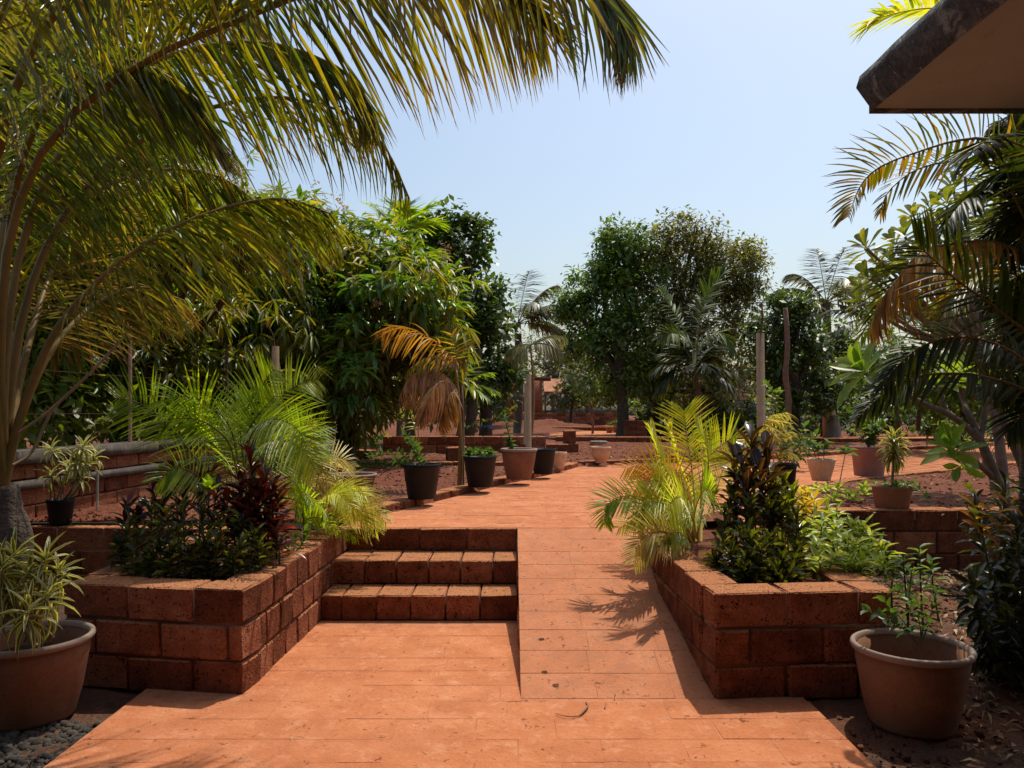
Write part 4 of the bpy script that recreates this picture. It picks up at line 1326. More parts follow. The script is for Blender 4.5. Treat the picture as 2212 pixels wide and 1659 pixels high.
# ---- far palms
def far_palm(name, label, base, crown, fl, specs, mat, trunk_r, n=46, lw=0.05, ll=0.6, hang=0.5, kinds=LF_FAR, limit=0, group=None, rm=PETIOLE_G, pbark=PALM_BARK):
    r = thing(name, label, 'palm tree', base, group)
    Geo().tube(curve([base, base.lerp(crown, .5) + Vector((.08, 0, 0)), crown], 8), [trunk_r * (1.2 - .05 * k) for k in range(8)], 8, wob=.05).obj('trunk', pbark, r, True)
    fr = []
    for (az, el, ln, drp) in specs:
        a = math.radians(az)
        e = math.radians(el)
        h = Vector((math.cos(a), math.sin(a), 0))
        pts = []
        for k in range(6):
            s = k / 5
            pts.append(crown + h * (ln * s * math.cos(e) * (1 - .12 * drp * s)) + Vector((0, 0, ln * (s * math.sin(e) - drp * s * s * .55))))
        fr.append(dict(pts=pts, n=n, length=ll, width=lw, hang=hang, start=.15, vee=10, droop=1.5, angle=(70, 25), rach=.02))
    palm(r, fr, mat, rm, kinds, limit)
    return r


b = P(1118, 935, 31)
b.z = .58
far_palm('coconut_palm', 'pale windblown coconut palm in the gap, fronds silver in the sun', b, P(1118, 700, 31), 2.6,
         [(60, 72, 3.4, .5), (20, 58, 3.6, .7), (160, 55, 2.8, .8), (-20, 40, 3.4, .9), (5, 35, 3.5, .9), (200, 30, 2.6, 1.1), (0, 8, 3.2, .9), (-60, 50, 2.8, 1.0), (180, 5, 2.4, .9), (30, 22, 3.3, 1.0)], L_COCO_FAR, .16, 60, .075, .95, .5)
b = P(1147, 935, 20)
b.z = .58
far_palm('coconut_palm', 'young coconut on a very thin stem behind the bare round post', b, P(1146, 745, 20), 1.2,
         [(0, 28, 1.1, .5), (180, 10, .75, .9), (15, 35, .9, .5), (-20, 15, 1.0, .9), (200, -20, .6, .8)], L_COCO_YOUNG, .028, 40, .04, .46, 1.0, pbark=DRYSTEM)
b = P(1785, 945, 27)
b.z = .58
far_palm('coconut_palm', 'distant grey green coconut palm right of the bare wooden pole', b, P(1785, 655, 27), 2.2,
         [(95, 75, 2.99, .5), (150, 60, 2.99, .9), (170, 40, 2.99, 1.0), (190, 20, 2.60, 1.0), (30, 70, 3.12, .5), (10, 45, 2.99, .9), (-10, 20, 2.86, 1.1), (-80, 50, 2.60, 1.0), (80, 30, 2.60, 1.0), (200, 0, 2.34, .8), (-20, -5, 2.60, .8)], L_COCO_FAR, .15, 50, .08, .8, .5)
b = P(1880, 945, 20)
b.z = .58
far_palm('areca_palm', 'dark spiky palm behind the blunt leaved frangipani', b, P(1885, 690, 20), 1.6,
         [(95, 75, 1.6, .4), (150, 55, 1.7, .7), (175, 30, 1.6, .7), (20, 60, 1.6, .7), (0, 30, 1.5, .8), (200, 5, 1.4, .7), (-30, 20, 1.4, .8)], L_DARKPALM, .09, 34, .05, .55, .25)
b = P(862, 960, 18)
b.z = .58
far_palm('areca_palm', 'areca palm whose stiff fronds poke above the flowering mango', b, P(862, 505, 18), 1.2,
         [(150, 50, 1.35, .3), (120, 68, 1.1, .3), (60, 66, 1.1, .3), (25, 50, 1.35, .4), (175, 32, 1.2, .5), (-60, 50, .9, .5), (10, 30, 1.2, .5)], L_ARECA, .07, 18, .10, .6, .0)
b = P(985, 960, 19)
b.z = .58
far_palm('areca_palm', 'low areca palm with broad fronds half hidden behind the wilted palm', b, P(1000, 830, 19), 1.0,
         [(20, 35, 1.0, .5), (0, 5, .9, .5), (170, 40, .9, .5), (70, 60, 1.0, .5), (-30, -10, .8, .5)], L_ARECA, .07, 20, .07, .45, .2)
b = P(1505, 985, 16)
b.z = .58
ar = far_palm('areca_palm', 'dark areca palm with drooping fronds in front of the olive tree', b, P(1500, 800, 16), 1.4,
              [(60, 72, 1.9, .25), (120, 65, 1.0, .5), (150, 50, 1.1, .8), (180, 32, 1.15, 1.0), (200, 15, 1.0, 1.1), (20, 45, 1.0, .8), (0, 20, 1.1, .9), (-25, 5, 1.0, 1.0), (-80, 30, 1.0, .9), (160, -5, .9, .8), (10, 60, .9, .6)],
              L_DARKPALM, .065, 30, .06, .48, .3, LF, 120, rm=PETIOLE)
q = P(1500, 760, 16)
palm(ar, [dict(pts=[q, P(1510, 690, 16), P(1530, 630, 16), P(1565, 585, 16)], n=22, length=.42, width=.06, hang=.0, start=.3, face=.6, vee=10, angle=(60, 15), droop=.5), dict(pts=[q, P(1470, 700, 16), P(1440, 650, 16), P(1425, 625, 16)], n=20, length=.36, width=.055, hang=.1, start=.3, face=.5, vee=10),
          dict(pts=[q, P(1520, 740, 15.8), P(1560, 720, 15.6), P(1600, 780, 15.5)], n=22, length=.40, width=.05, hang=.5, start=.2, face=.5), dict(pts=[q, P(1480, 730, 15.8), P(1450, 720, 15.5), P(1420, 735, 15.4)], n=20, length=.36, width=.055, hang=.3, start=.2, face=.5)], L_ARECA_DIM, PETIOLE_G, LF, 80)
Geo().tube([P(1501, 840, 16), P(1500, 760, 16)], [.05, .035], 8).obj('crownshaft', PETIOLE_G, ar, True)

# ================================================================== buildings and small things far back
bb = thing('brick_building', 'unfinished brick pillar and lintel beyond the far wall, dark doorway at left', 'building', P(1150, 892, 47))
def rect(px0, py0, px1, py1, d, depth):
    a, b_ = P(px0, py1, d), P(px1, py0, d)
    return ((a.x + b_.x) / 2, d + depth / 2, (a.z + b_.z) / 2), (abs(b_.x - a.x), depth, abs(b_.z - a.z))
def rbox(nm, r, mat, parent):
    c, s = r
    return Geo().box(c, s).obj(nm, mat, parent)
rbox('pillar', rect(1147, 822, 1172, 895, 47, .9), LATERITE, bb)
rbox('lintel', rect(1126, 814, 1190, 822, 47, 1.0), MORTAR, bb)
rbox('wall', rect(1092, 822, 1112, 895, 47.2, .5), LATERITE, bb)
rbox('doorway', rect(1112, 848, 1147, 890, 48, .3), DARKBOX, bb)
hut = thing('tiled_hut', 'small open hut with sunlit clay tile roof far behind the gap', 'hut', P(1200, 892, 56))
a, b_ = P(1176, 846, 55), P(1222, 846, 55)
for r in range(5):
    for k in range(9):
        x = a.x + (b_.x - a.x) * (k + .5) / 9
        put_brick('roof_tile', (x, 55 + r * .36, a.z + .1 + r * .19), (1.62 / 9 + .02, .46, .05), 0, TILE, hut, .01, .005, slope=.5)
rbox('beam', rect(1174, 847, 1224, 853, 55.1, .2), WOOD, hut)
for px in (1178, 1197, 1220):
    rbox('post', rect(px - 2, 853, px + 2, 893, 55.2, .15), POST_M, hut)
rbox('base', rect(1170, 886, 1230, 896, 55.3, 2), CONCRETE, hut)
w = thing('far_wall', 'long dark brick garden wall across the gap far behind the post', 'wall', (3, 44, .6))
course_wall(w, [P(1065, 900, 43)[:2], P(1345, 900, 44)[:2]], .56, 4, .55, .19, .3, mat=LATERITE, mortar=MORTAR)
w = thing('compound_wall', 'pale plastered wall in the distance behind the far brick wall', 'wall', P(1290, 890, 60))
rbox('wall', rect(1190, 882, 1400, 898, 60, .3), CONCRETE, w)
o = thing('brick_pier', 'dark square brick pier by the trunk of the olive tree', 'pier', P(1375, 946, 25.5))
c, s = rect(1352, 908, 1398, 950, 25.5, .6)
for k in range(4):
    for j in range(2):
        put_brick('brick', (c[0] + (j - .5) * s[0] / 2, c[1], c[2] - s[2] / 2 + (k + .5) * s[2] / 4), (s[0] / 2 - .01, .6, s[2] / 4 - .012), 0, LATERITE, o)
o = link('ground_cloth', npmesh('ground_cloth', [tuple(P(1276, 926, 41)), tuple(P(1334, 926, 41)), tuple(P(1334, 924, 42.5)), tuple(P(1276, 924, 42.5))], [(0, 1, 2, 3)], RED_CLOTH))
for v in o.data.vertices:
    v.co.z = .66
tag(o, 'thin red cloth laid on the ground before the far wall', 'cloth')
for lab, px, py0, py1, d, r, m in [('thin upright stick by the second path in the gap', 1276, 866, 940, 29.5, .045, WOOD),
                                   ('bare rough wooden pole in front of the creeper covered trunk', 1698, 665, 960, 20, .075, WOOD)]:
    t = thing('wooden_pole', lab, 'pole', P(px, py1, d))
    Geo().tube(curve([P(px + 3, py1 + 6, d), P(px + 5, py0 * .35 + py1 * .65, d), P(px - 2, (py0 + py1) / 2, d), P(px + 3, py0 * .7 + py1 * .3, d), P(px - 1, py0, d)], 10), [r * (1.1 - .03 * k) for k in range(10)], 8, wob=.08).obj('pole', m, t, True)
t = thing('fence_post', 'tall grey concrete post with a rusty iron rod on top, behind the crotons', 'post', P(1643, 985, 14.8))
Geo().tube([P(1645, 990, 14.8), P(1642, 720, 14.8)], [.082, .076], 14).obj('post', POST_M, t, True)
Geo().tube([P(1644, 724, 14.8), P(1647, 690, 14.8), P(1646, 655, 14.8)], .018, 6).obj('rod', RUST, t)
t = thing('fence_post', 'grey concrete post with bent wire on top above the green palm', 'post', P(595, 950, 11.7))
Geo().tube([P(595, 990, 11.7), P(595, 748, 11.7)], [.06, .056], 14).obj('post', POST_M, t, True)
Geo().tube(curve([P(593, 749, 11.7), P(588, 720, 11.7), P(575, 700, 11.7), P(568, 708, 11.7)], 10), .010, 6).obj('rod', RUST, t)
t = thing('round_post', 'bare round post standing behind the terracotta rose pot', 'post', P(1142, 985, 12))
Geo().tube([P(1142, 990, 12), P(1142, 808, 12)], [.044, .04], 14).obj('post', POST_M, t, True)
t = thing('round_post', 'thinner pale post just left of the bare round post', 'post', P(1136, 960, 14))
Geo().tube([P(1136, 960, 14), P(1137, 830, 14)], [.045, .04], 10).obj('post', POST_M, t, True)
sh = thing('shed', 'pinkish brick shed in the shade with two dark window openings', 'shed', P(1570, 905, 33))
rbox('wall', rect(1520, 818, 1612, 915, 33, 2), PINKWALL, sh)
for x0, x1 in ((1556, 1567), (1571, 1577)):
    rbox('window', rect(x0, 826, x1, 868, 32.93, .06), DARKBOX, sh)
rbox('roof', rect(1512, 812, 1620, 818, 32.6, 2.8), CONCRETE, sh)
o = thing('water_tank', 'long low black tank in front of the pinkish shed', 'tank', P(1585, 905, 29))
g = Geo()
c, s = rect(1534, 870, 1636, 950, 29, .9)
g.box((c[0], c[1], .6 + .66), (s[0], .9, 1.25))
g.obj('body', DARKBOX, o)
Geo().box((c[0], c[1], 1.90), (s[0] + .06, .96, .03)).obj('rim', CONCRETE, o)
o = thing('gate_pillar', 'red plastered pillar behind the standing stone at right', 'pillar', P(1794, 935, 23.5))
rbox('shaft', rect(1785, 850, 1803, 946, 23.5, .3), PINKWALL, o)
rbox('cap', rect(1783, 844, 1805, 850, 23.45, .36), PINKWALL, o)
g = Geo()
pts = [(P(1801, 945, 22.2), .20), (P(1800, 925, 22.2), .20), (P(1799, 907, 22.2), .15), (P(1798, 897, 22.2), .06)]
g.tube([p for p, _ in pts], [r for _, r in pts], 9, wob=.18)
tag(g.obj('standing_stone', STONE_M, None, False), 'pale rough stone standing upright beyond the right hand path', 'stone')
g = Geo()
g.lathe(P(1741, 945, 21.5), [(.05, .0), (.19, .02), (.16, .09), (.04, .12)], 9, .02)
tag(g.obj('stone', STONE_M), 'small whitish stone lying on the far kerb', 'stone')
g = Geo()
q = G(1293, 958, .63)
g.lathe(q, [(.05, .0), (.24, .0), (.25, .05), (.22, .07), (.05, .075)], 8, .02)
tag(g.obj('flat_stone', STONE_M), 'flat pale stone slab lying behind the cream fluted pot', 'stone')
V = []
for j in range(7):
    for i in range(7):
        V.append(P(1036 + i * 5, 936 - j * 1.2, 20.6 + j * .12) + Vector((0, 0, random.uniform(0, .12) + .05)))
tag(link('plastic_sheet', npmesh('plastic_sheet', [tuple(v) for v in V], [(j * 7 + i, j * 7 + i + 1, j * 7 + i + 8, j * 7 + i + 7) for j in range(6) for i in range(6)], GLOSS_BLUE)), 'crumpled blue grey plastic sheet behind the low wall', 'sheet')
for i, (x0, y0, x1, y1, lab) in enumerate([(1931, 849, 1941, 925, 'stick leaning left, first of the row under the palm frond'), (1990, 833, 1983, 915, 'stick leaning right in the row under the palm frond'),
                                           (2121, 822, 2121, 925, 'upright thick stick behind the frangipani stems'), (2062, 840, 2060, 920, 'thin upright stick between the frangipani stems')]):
    t = thing('support_stick', lab, 'stick', P(x1, y1, 19), 'sticks of the rough fence at right')
    Geo().tube(curve([P(x1, y1 + 15, 19), P((x0 + x1) / 2 + 1, (y0 + y1) / 2, 19), P(x0, y0, 19)], 6), [.06, .058, .055, .05, .047, .045], 7, wob=.08).obj('stick', POST_M, t, True)
for i, (px, d, lab) in enumerate([(1317, 30.6, 'small brick red pot at the foot of the forked trunk'), (1331, 31, 'taller brick red pot beside the forked trunk')]):
    q = P(px, 938, d)
    q.z = .6
    r = pot(lab, q, .15, .11, .25 + .12 * i, 'rough', TERRA_ROUGH, group='pots far off by the forked trunk')
    M, K = rosette(q + Vector((0, 0, .3 + .12 * i)), (0, 0, 1), 9, .25, .05, 20, 80, hi=3)
    shrub_parts(r, M, K, LANCE, L_ROSE, 20)

# ================================================================== potted plants along the path
def rambler(root, stems, mat, n_leaf, ll, lw, r=0.006, smat=STEM_G, kinds=OVATE, limit=80, elev=(0, 45), t0=.15):
    lst = []
    for pts in stems:
        c = curve(pts, 14)
        Geo().tube(c, [r * (1 - .6 * k / 13) for k in range(14)], 6, cap=False).obj('stem', smat, root, True)
        lst.append(stem_leaves(pts, n_leaf, ll, lw, t0, elev, nk=2))
    M, K = cat(lst)
    shrub_parts(root, M, K, kinds, mat, limit)


def up_from(c, h, n, spread, h2):
    o = []
    for i in range(n):
        a = random.uniform(0, 6.28)
        b0 = Vector(c) + Vector((0, 0, h))
        e = b0 + Vector((math.cos(a) * spread * random.uniform(.4, 1), math.sin(a) * spread * random.uniform(.4, 1), h2 * random.uniform(.7, 1.1)))
        o.append([b0, b0.lerp(e, .5) + Vector((0, 0, h2 * .15)), e])
    return o


# left row
q = P(763, 1088, 7.85)
q.z = .60
pot('wide terracotta bowl with pale rim half hidden by yellow palm fronds', q, .235, .15, .29, 'wide', TERRA, TERRA_RIM, .03)
q = P(911, 1084, 7.95)
q.z = .628
r = pot('black nursery pot at the near end of the kerb row, rambling rose stems', q, .20, .142, .355, 'nursery', BLACKP, soil_drop=.03)
rambler(r, [[P(911, 1012, 7.95), P(903, 985, 8.0), P(897, 965, 8.1), P(886, 955, 8.1)], [P(900, 1012, 7.95), P(880, 990, 8.0), P(860, 980, 8.1), P(815, 975, 8.2)], [P(905, 1012, 7.95), P(875, 1002, 7.9), P(850, 995, 7.9)],
            [P(915, 1012, 7.95), P(905, 990, 8), P(893, 955, 8), P(873, 935, 8.1)]], L_ROSE, 17, .085, .055)
q = P(1037, 1056, 9.2)
q.z = .628
r = pot('black nursery pot beside the thin trunk, filled with low fleshy leaves', q, .205, .145, .36, 'nursery', BLACKP, soil_drop=.03)
lst = [rosette(q + Vector((x, y, .38)), (x * 2, y * 2, 1), 16, .11, .05, 5, 80) for x, y in ((-.1, 0), (.08, .02), (0, -.08), (-.03, .1), (.12, -.06), (-.12, -.06))]
M, K = cat(lst)
shrub_parts(r, M, K, [OVATE[0], OVATE[1], OVATE[1]], L_ROSE, 110)
q = P(1121, 1038, 10.2)
q.z = .628
r = pot('terracotta pot with thick rim in the row, tall thorny rose stem', q, .24, .165, .40, 'wide', TERRA, TERRA_RIM, .04)
rambler(r, [[P(1112, 978, 10.2), P(1103, 950, 10.2), P(1095, 925, 10.2), P(1085, 902, 10.2), P(1050, 908, 10.2), P(1000, 925, 10.3)], [P(1108, 978, 10.2), P(1100, 945, 10.2), P(1092, 900, 10.2), P(1088, 893, 10.2)], [P(1110, 978, 10.2), P(1104, 968, 10.2), P(1098, 955, 10.2)]],
        L_ROSE, 24, .085, .055)
q = P(1173, 1028, 11.1)
q.z = .62
pot('empty looking black nursery pot next to the terracotta rose pot', q, .19, .135, .36, 'nursery', BLACKP, soil_drop=.05)
q = P(1206, 1012, 12.2)
q.z = .60
pot('small cream pot last in the row behind the black pot', q, .14, .09, .27, 'rough', CREAM, CREAM, .05)
q = P(1298, 1002, 13.55)
q.z = .605
pot('cream fluted pot standing alone at the far end of the path', q, .175, .10, .285, 'fluted', CREAM, CREAM, .05)
# right side
q = P(1774, 1040, 10.05)
q.z = .617
r = pot('cracked cream pot on the right kerb with two short leafy stems', q, .18, .115, .285, 'rough', CREAM, CREAM, .03)
rambler(r, [[P(1768, 998, 10), P(1767, 975, 10), P(1765, 962, 10)], [P(1780, 998, 10), P(1780, 975, 10), P(1788, 955, 10)], [P(1765, 998, 10), P(1757, 972, 10), P(1742, 958, 10)]], L_ROSE, 15, .10, .07, t0=.35)
q = P(1877, 1032, 10.85)
q.z = .612
r = pot('large plum coloured pot with a bushy green plant on the right', q, .245, .19, .41, 'nursery', PURPLE, soil_drop=.03)
rambler(r, up_from(q, .38, 12, .26, .40), L_GREEN, 17, .10, .085, limit=150)
q = P(1927, 1092, 7.33)
q.z = .595
r = pot('square shouldered rough pot on the wall with a striped dracaena like a small palm', q, .178, .145, .225, 'rough', TERRA_ROUGH, soil_drop=.01)
tp = P(1930, 975, 7.3)
Geo().tube([q + Vector((0, 0, .2)), P(1929, 1010, 7.3), tp], [.014, .013, .012], 8).obj('stem', DRYSTEM, r, True)
lst = [rosette(tp + Vector((0, 0, dz)), (random.uniform(-.1, .1), random.uniform(-.1, .1), 1), 22, .20, .034, e0, e1) for dz, e0, e1 in ((-.06, -45, 20), (.0, -25, 45), (.05, 0, 70), (.10, 20, 85))]
M, K = cat(lst)
shrub_parts(r, M, K, STRAP, L_DRAC, 100)
lst = [rosette(q + Vector((random.uniform(-.14, .14), random.uniform(-.12, .12), .23)), (0, 0, 1), 7, .05, .035, 0, 70) for _ in range(16)]
M, K = cat(lst)
shrub_parts(r, M, K, [OVATE[0], OVATE[1], OVATE[1]], L_GREEN, 40, 'leaf', 'small_leaves')
q = P(1690, 1038, 8.3)
q.z = .625
r = pot('black pot behind the tall croton holding a pale cream fronded palm', q, .155, .12, .34, 'nursery', BLACKP, soil_drop=.03)
d = 8.2
palm(r, [dict(pts=[P(1690, 1000, d), P(1662, 960, d), P(1650, 925, d), P(1662, 900, d), P(1700, 890, d)], n=26, length=.36, width=.026, hang=.45, start=.35, vee=20, angle=(80, 40), droop=1),
         dict(pts=[P(1690, 1000, d), P(1672, 965, d), P(1680, 940, d), P(1712, 932, d)], n=22, length=.2, width=.022, hang=.3, start=.35, vee=20),
         dict(pts=[P(1690, 1000, d), P(1682, 985, d), P(1696, 972, d), P(1722, 985, d)], n=20, length=.17, width=.022, hang=.3, start=.3, vee=20),
         dict(pts=[P(1690, 1000, d), P(1640, 960, d), P(1600, 950, d)], n=20, length=.2, width=.022, hang=.3, start=.4, vee=20)], L_ARECA_C, PETIOLE_Y, LF, 120, .007)

# foreground pots
q = Vector((2.0, 3.86, -.03))
r = pot('big terracotta pot with grey rim in shade at right, thin leafy plant inside', q, .275, .20, .40, 'wide', TERRA, TERRA_RIM, .17)
rambler(r, [[P(1990, 1395, 3.9), P(1985, 1340, 3.95), P(1960, 1295, 4.0)], [P(1985, 1395, 3.9), P(1940, 1350, 3.9), P(1870, 1318, 3.85)], [P(1990, 1395, 3.9), P(2010, 1330, 4.0), P(2025, 1270, 4.05)], [P(1990, 1395, 3.9), P(1990, 1310, 4.0), P(1935, 1265, 4.1)],
            [P(1985, 1395, 3.9), P(1950, 1340, 3.9), P(1900, 1290, 4.0)]], L_ROSE, 15, .062, .036, .004, t0=.25)
q = Vector((-2.47, 3.96, -.03))
r = pot('big terracotta pot at the lower left, overflowing with striped dracaena', q, .285, .205, .415, 'wide', TERRA, TERRA_RIM, .12)
lst = []
for px, py, d, tilt in [(20, 1300, 3.95, -.2), (60, 1260, 3.95, .1), (95, 1220, 4.0, .3), (30, 1215, 4.0, 0), (100, 1300, 3.85, .4), (5, 1240, 3.9, -.1), (60, 1330, 3.75, .1), (-40, 1280, 3.9, -.3), (-60, 1200, 4.0, -.2), (120, 1250, 4.05, .4)]:
    tp = P(px, py, d)
    Geo().tube(curve([q + Vector((random.uniform(-.08, .08), random.uniform(-.08, .08), .38)), q.lerp(tp, .5) + Vector((0, 0, .2)), tp], 8), .009, 6, cap=False).obj('stem', DRYSTEM, r, True)
    lst.append(rosette(tp, (tilt, -.1, 1), 20, .20, .024, -40, 70, spread=.05))
M, K = cat(lst)
shrub_parts(r, M, K, STRAP, L_DRAC, 230)

# black pot on the left retaining wall
q = P(131, 1128, 6.55)
q.z = .575
r = pot('small black pot on the left wall, pale dracaena rosettes on bare stems', q, .112, .085, .205, 'nursery', BLACKP, soil_drop=.02)
lst = []
for px, py, n in [(114, 975, 18), (180, 970, 22), (112, 1028, 18), (165, 1000, 22), (185, 1010, 20), (205, 990, 16), (150, 1015, 16), (172, 1035, 14)]:
    tp = P(px, py, 6.6 + random.uniform(-.1, .1))
    Geo().tube(curve([q + Vector((random.uniform(-.04, .04), 0, .19)), q.lerp(tp, .5) + Vector((random.uniform(-.05, .05), 0, .03)), tp], 8), .006, 5, cap=False).obj('stem', BARK_PALE, r, True)
    lst.append(rosette(tp, (random.uniform(-.3, .3), random.uniform(-.3, .1), 1), n, .165, .026, -30, 70, spread=.03))
M, K = cat(lst)
shrub_parts(r, M, K, STRAP, L_DRAC_P, 150)
t = thing('water_pipe', 'thin grey standpipe rising from the bed by the boundary wall', 'pipe', P(210, 1095, 7.2))
Geo().tube([P(210, 1100, 7.2), P(211, 1020, 7.2)], .012, 8).obj('pipe', CONCRETE, t, True)

def more(fr, n, j):
    """further fronds between the given ones"""
    o = list(fr)
    for i in range(n):
        f = fr[i % len(fr)]
        k = random.uniform(.70, .90)
        a = Vector((random.uniform(-j, j) * 1.6, random.uniform(-j, j) * 2.5, random.uniform(-j, j)))
        p0 = Vector(f[0][0])
        m = len(f[0]) - 1
        o.append(([p0 + (Vector(p) - p0) * k + a * (q / m) * 1.3 for q, p in enumerate(f[0])],) + tuple(f[1:]))
    return o


# ================================================================== crotons and palms in the left planter
d = 5.6
r = thing('areca_palm', 'lush green areca palm arching out of the left planter', 'palm', P(545, 1190, d))
AF = [
    ([P(540, 1170, d), P(480, 1050, d), P(419, 985, d - .1), P(378, 931, d - .2), P(333, 890, d - .2), P(289, 866, d - .3), P(250, 860, d - .3)], 40, .34),
    ([P(540, 1170, d), P(520, 1040, d), P(500, 930, d - .1), P(460, 881, d - .2), P(422, 860, d - .3), P(372, 858, d - .4), P(345, 880, d - .4)], 40, .33),
    ([P(545, 1170, d), P(528, 1020, d), P(520, 925, d), P(540, 870, d), P(575, 820, d), P(592, 796, d - .1)], 40, .30),
    ([P(548, 1170, d), P(540, 1010, d), P(560, 920, d + .1), P(600, 865, d + .1), P(645, 830, d + .1), P(690, 820, d)], 40, .32),
    ([P(552, 1170, d), P(560, 1040, d), P(600, 980, d - .1), P(650, 940, d - .2), P(702, 916, d - .3)], 38, .28),
    ([P(548, 1170, d), P(530, 1020, d - .2), P(545, 935, d - .4), P(590, 905, d - .6), P(640, 925, d - .8), P(668, 975, d - .9)], 42, .32),
    ([P(540, 1170, d), P(505, 1060, d + .2), P(500, 960, d + .4), P(520, 880, d + .5), P(530, 850, d + .5)], 38, .30),
    ([P(536, 1170, d), P(470, 1080, d - .2), P(430, 1030, d - .5), P(380, 1010, d - .7), P(340, 1040, d - .8)], 34, .26),
    ([P(548, 1170, d), P(590, 1050, d + .2), P(650, 980, d + .3), P(690, 960, d + .3)], 34, .26),
    ([P(545, 1170, d), P(520, 1060, d - .1), P(470, 960, d + .2), P(440, 900, d + .4), P(430, 870, d + .5)], 34, .30)]
AF = more(AF[1:], 6, .05) + AF[:1]
palm(r, [dict(pts=p, n=int(n * .72), length=l * .92, width=.0165, hang=.0, start=.3, vee=8, angle=(72, 40), droop=.75, rach=.009, face=.8, jit=.025, tidy=.35) for p, n, l in AF], L_ARECA, PETIOLE_G, LF, 300)
for px in (530, 541, 552, 562):
    Geo().tube([P(px, 1190, d), P(px + 1, 1090, d)], [.022, .016], 8).obj('cane', STEM_G, r, True)

d = 6.25
r = thing('areca_palm', 'bleached yellow areca palm spilling over the steps from the left planter', 'palm', P(690, 1160, d))
YF = [
    ([P(690, 1140, d), P(685, 1070, d), P(712, 1026, d), P(755, 1040, d - .1), P(795, 1072, d - .1), P(828, 1120, d - .2)], 34, .26, L_ARECA_C),
    ([P(692, 1140, d), P(700, 1100, d), P(740, 1088, d), P(785, 1100, d - .1), P(818, 1150, d - .2)], 32, .22, L_ARECA_Y),
    ([P(690, 1140, d), P(682, 1060, d), P(702, 1000, d), P(735, 990, d + .1), P(766, 1008, d + .2)], 32, .23, L_ARECA_C),
    ([P(688, 1140, d), P(650, 1050, d), P(640, 985, d), P(655, 950, d), P(680, 930, d)], 30, .26, L_ARECA_C),
    ([P(688, 1140, d), P(655, 1090, d - .1), P(630, 1060, d - .2), P(600, 1060, d - .3)], 30, .2, L_ARECA_Y),
    ([P(688, 1140, d), P(660, 1110, d - .1), P(640, 1085, d - .3), P(650, 1110, d - .5)], 28, .2, L_ARECA),
    ([P(690, 1145, d), P(660, 1125, d - .2), P(690, 1118, d - .4), P(728, 1148, d - .5)], 28, .15, L_ARECA),
    ([P(692, 1140, d), P(690, 1090, d - .2), P(725, 1065, d - .3), P(760, 1095, d - .4)], 30, .2, L_ARECA_Y),
    ([P(690, 1140, d), P(672, 1080, d + .1), P(660, 1020, d + .2), P(690, 985, d + .3), P(715, 1000, d + .4)], 30, .22, L_ARECA_Y),
    ([P(690, 1145, d), P(680, 1090, d - .1), P(650, 1060, d - .4), P(690, 1090, d - .6), P(700, 1130, d - .6)], 30, .18, L_ARECA)]
YF = more(YF, 8, .08)
palm(r, [dict(pts=p, n=int(n * .9), length=l * .95, width=.0135, hang=.1, start=.25, vee=10, angle=(72, 38), droop=1.2, rach=.007, mat=m, face=.65, jit=.04, tidy=.5) for p, n, l, m in YF], L_ARECA_Y, PETIOLE_Y, LF, 300)
q = P(757, 1118, 7.0)
q.z = .552
pot('low dark brown pot at the path edge beneath the yellow palm', q, .17, .13, .14, 'rough', TERRA_ROUGH, soil_drop=.02)


def croton(label, stems, mat, ll, lw, n, kinds, limit=300, name='croton_shrub', smat=STEM_G, t0=.25, elev=(5, 65), r=.007, cat_='shrub', special=None):
    base = Vector(stems[0][0])
    o = thing(name, label, cat_, base)
    lst = []
    for pts in stems:
        Geo().tube(curve(pts, 8), [r * (1.1 - .07 * k) for k in range(8)], 6, cap=False).obj('stem', smat, o, True)
        lst.append(stem_leaves(pts, n, ll, lw, t0, elev, nk=len(kinds)))
    M, K = cat(lst)
    shrub_parts(o, M, K, kinds, mat, limit)
    if special:
        special(o)
    return o


def stem_to(px, py, d, bx=None, bz=.5, jx=.05):
    e = P(px, py, d)
    b0 = Vector((e.x + (bx or 0) + random.uniform(-jx, jx), e.y + random.uniform(-jx, jx), bz))
    return [b0, b0.lerp(e, .55) + Vector((random.uniform(-.03, .03), 0, 0)), e]


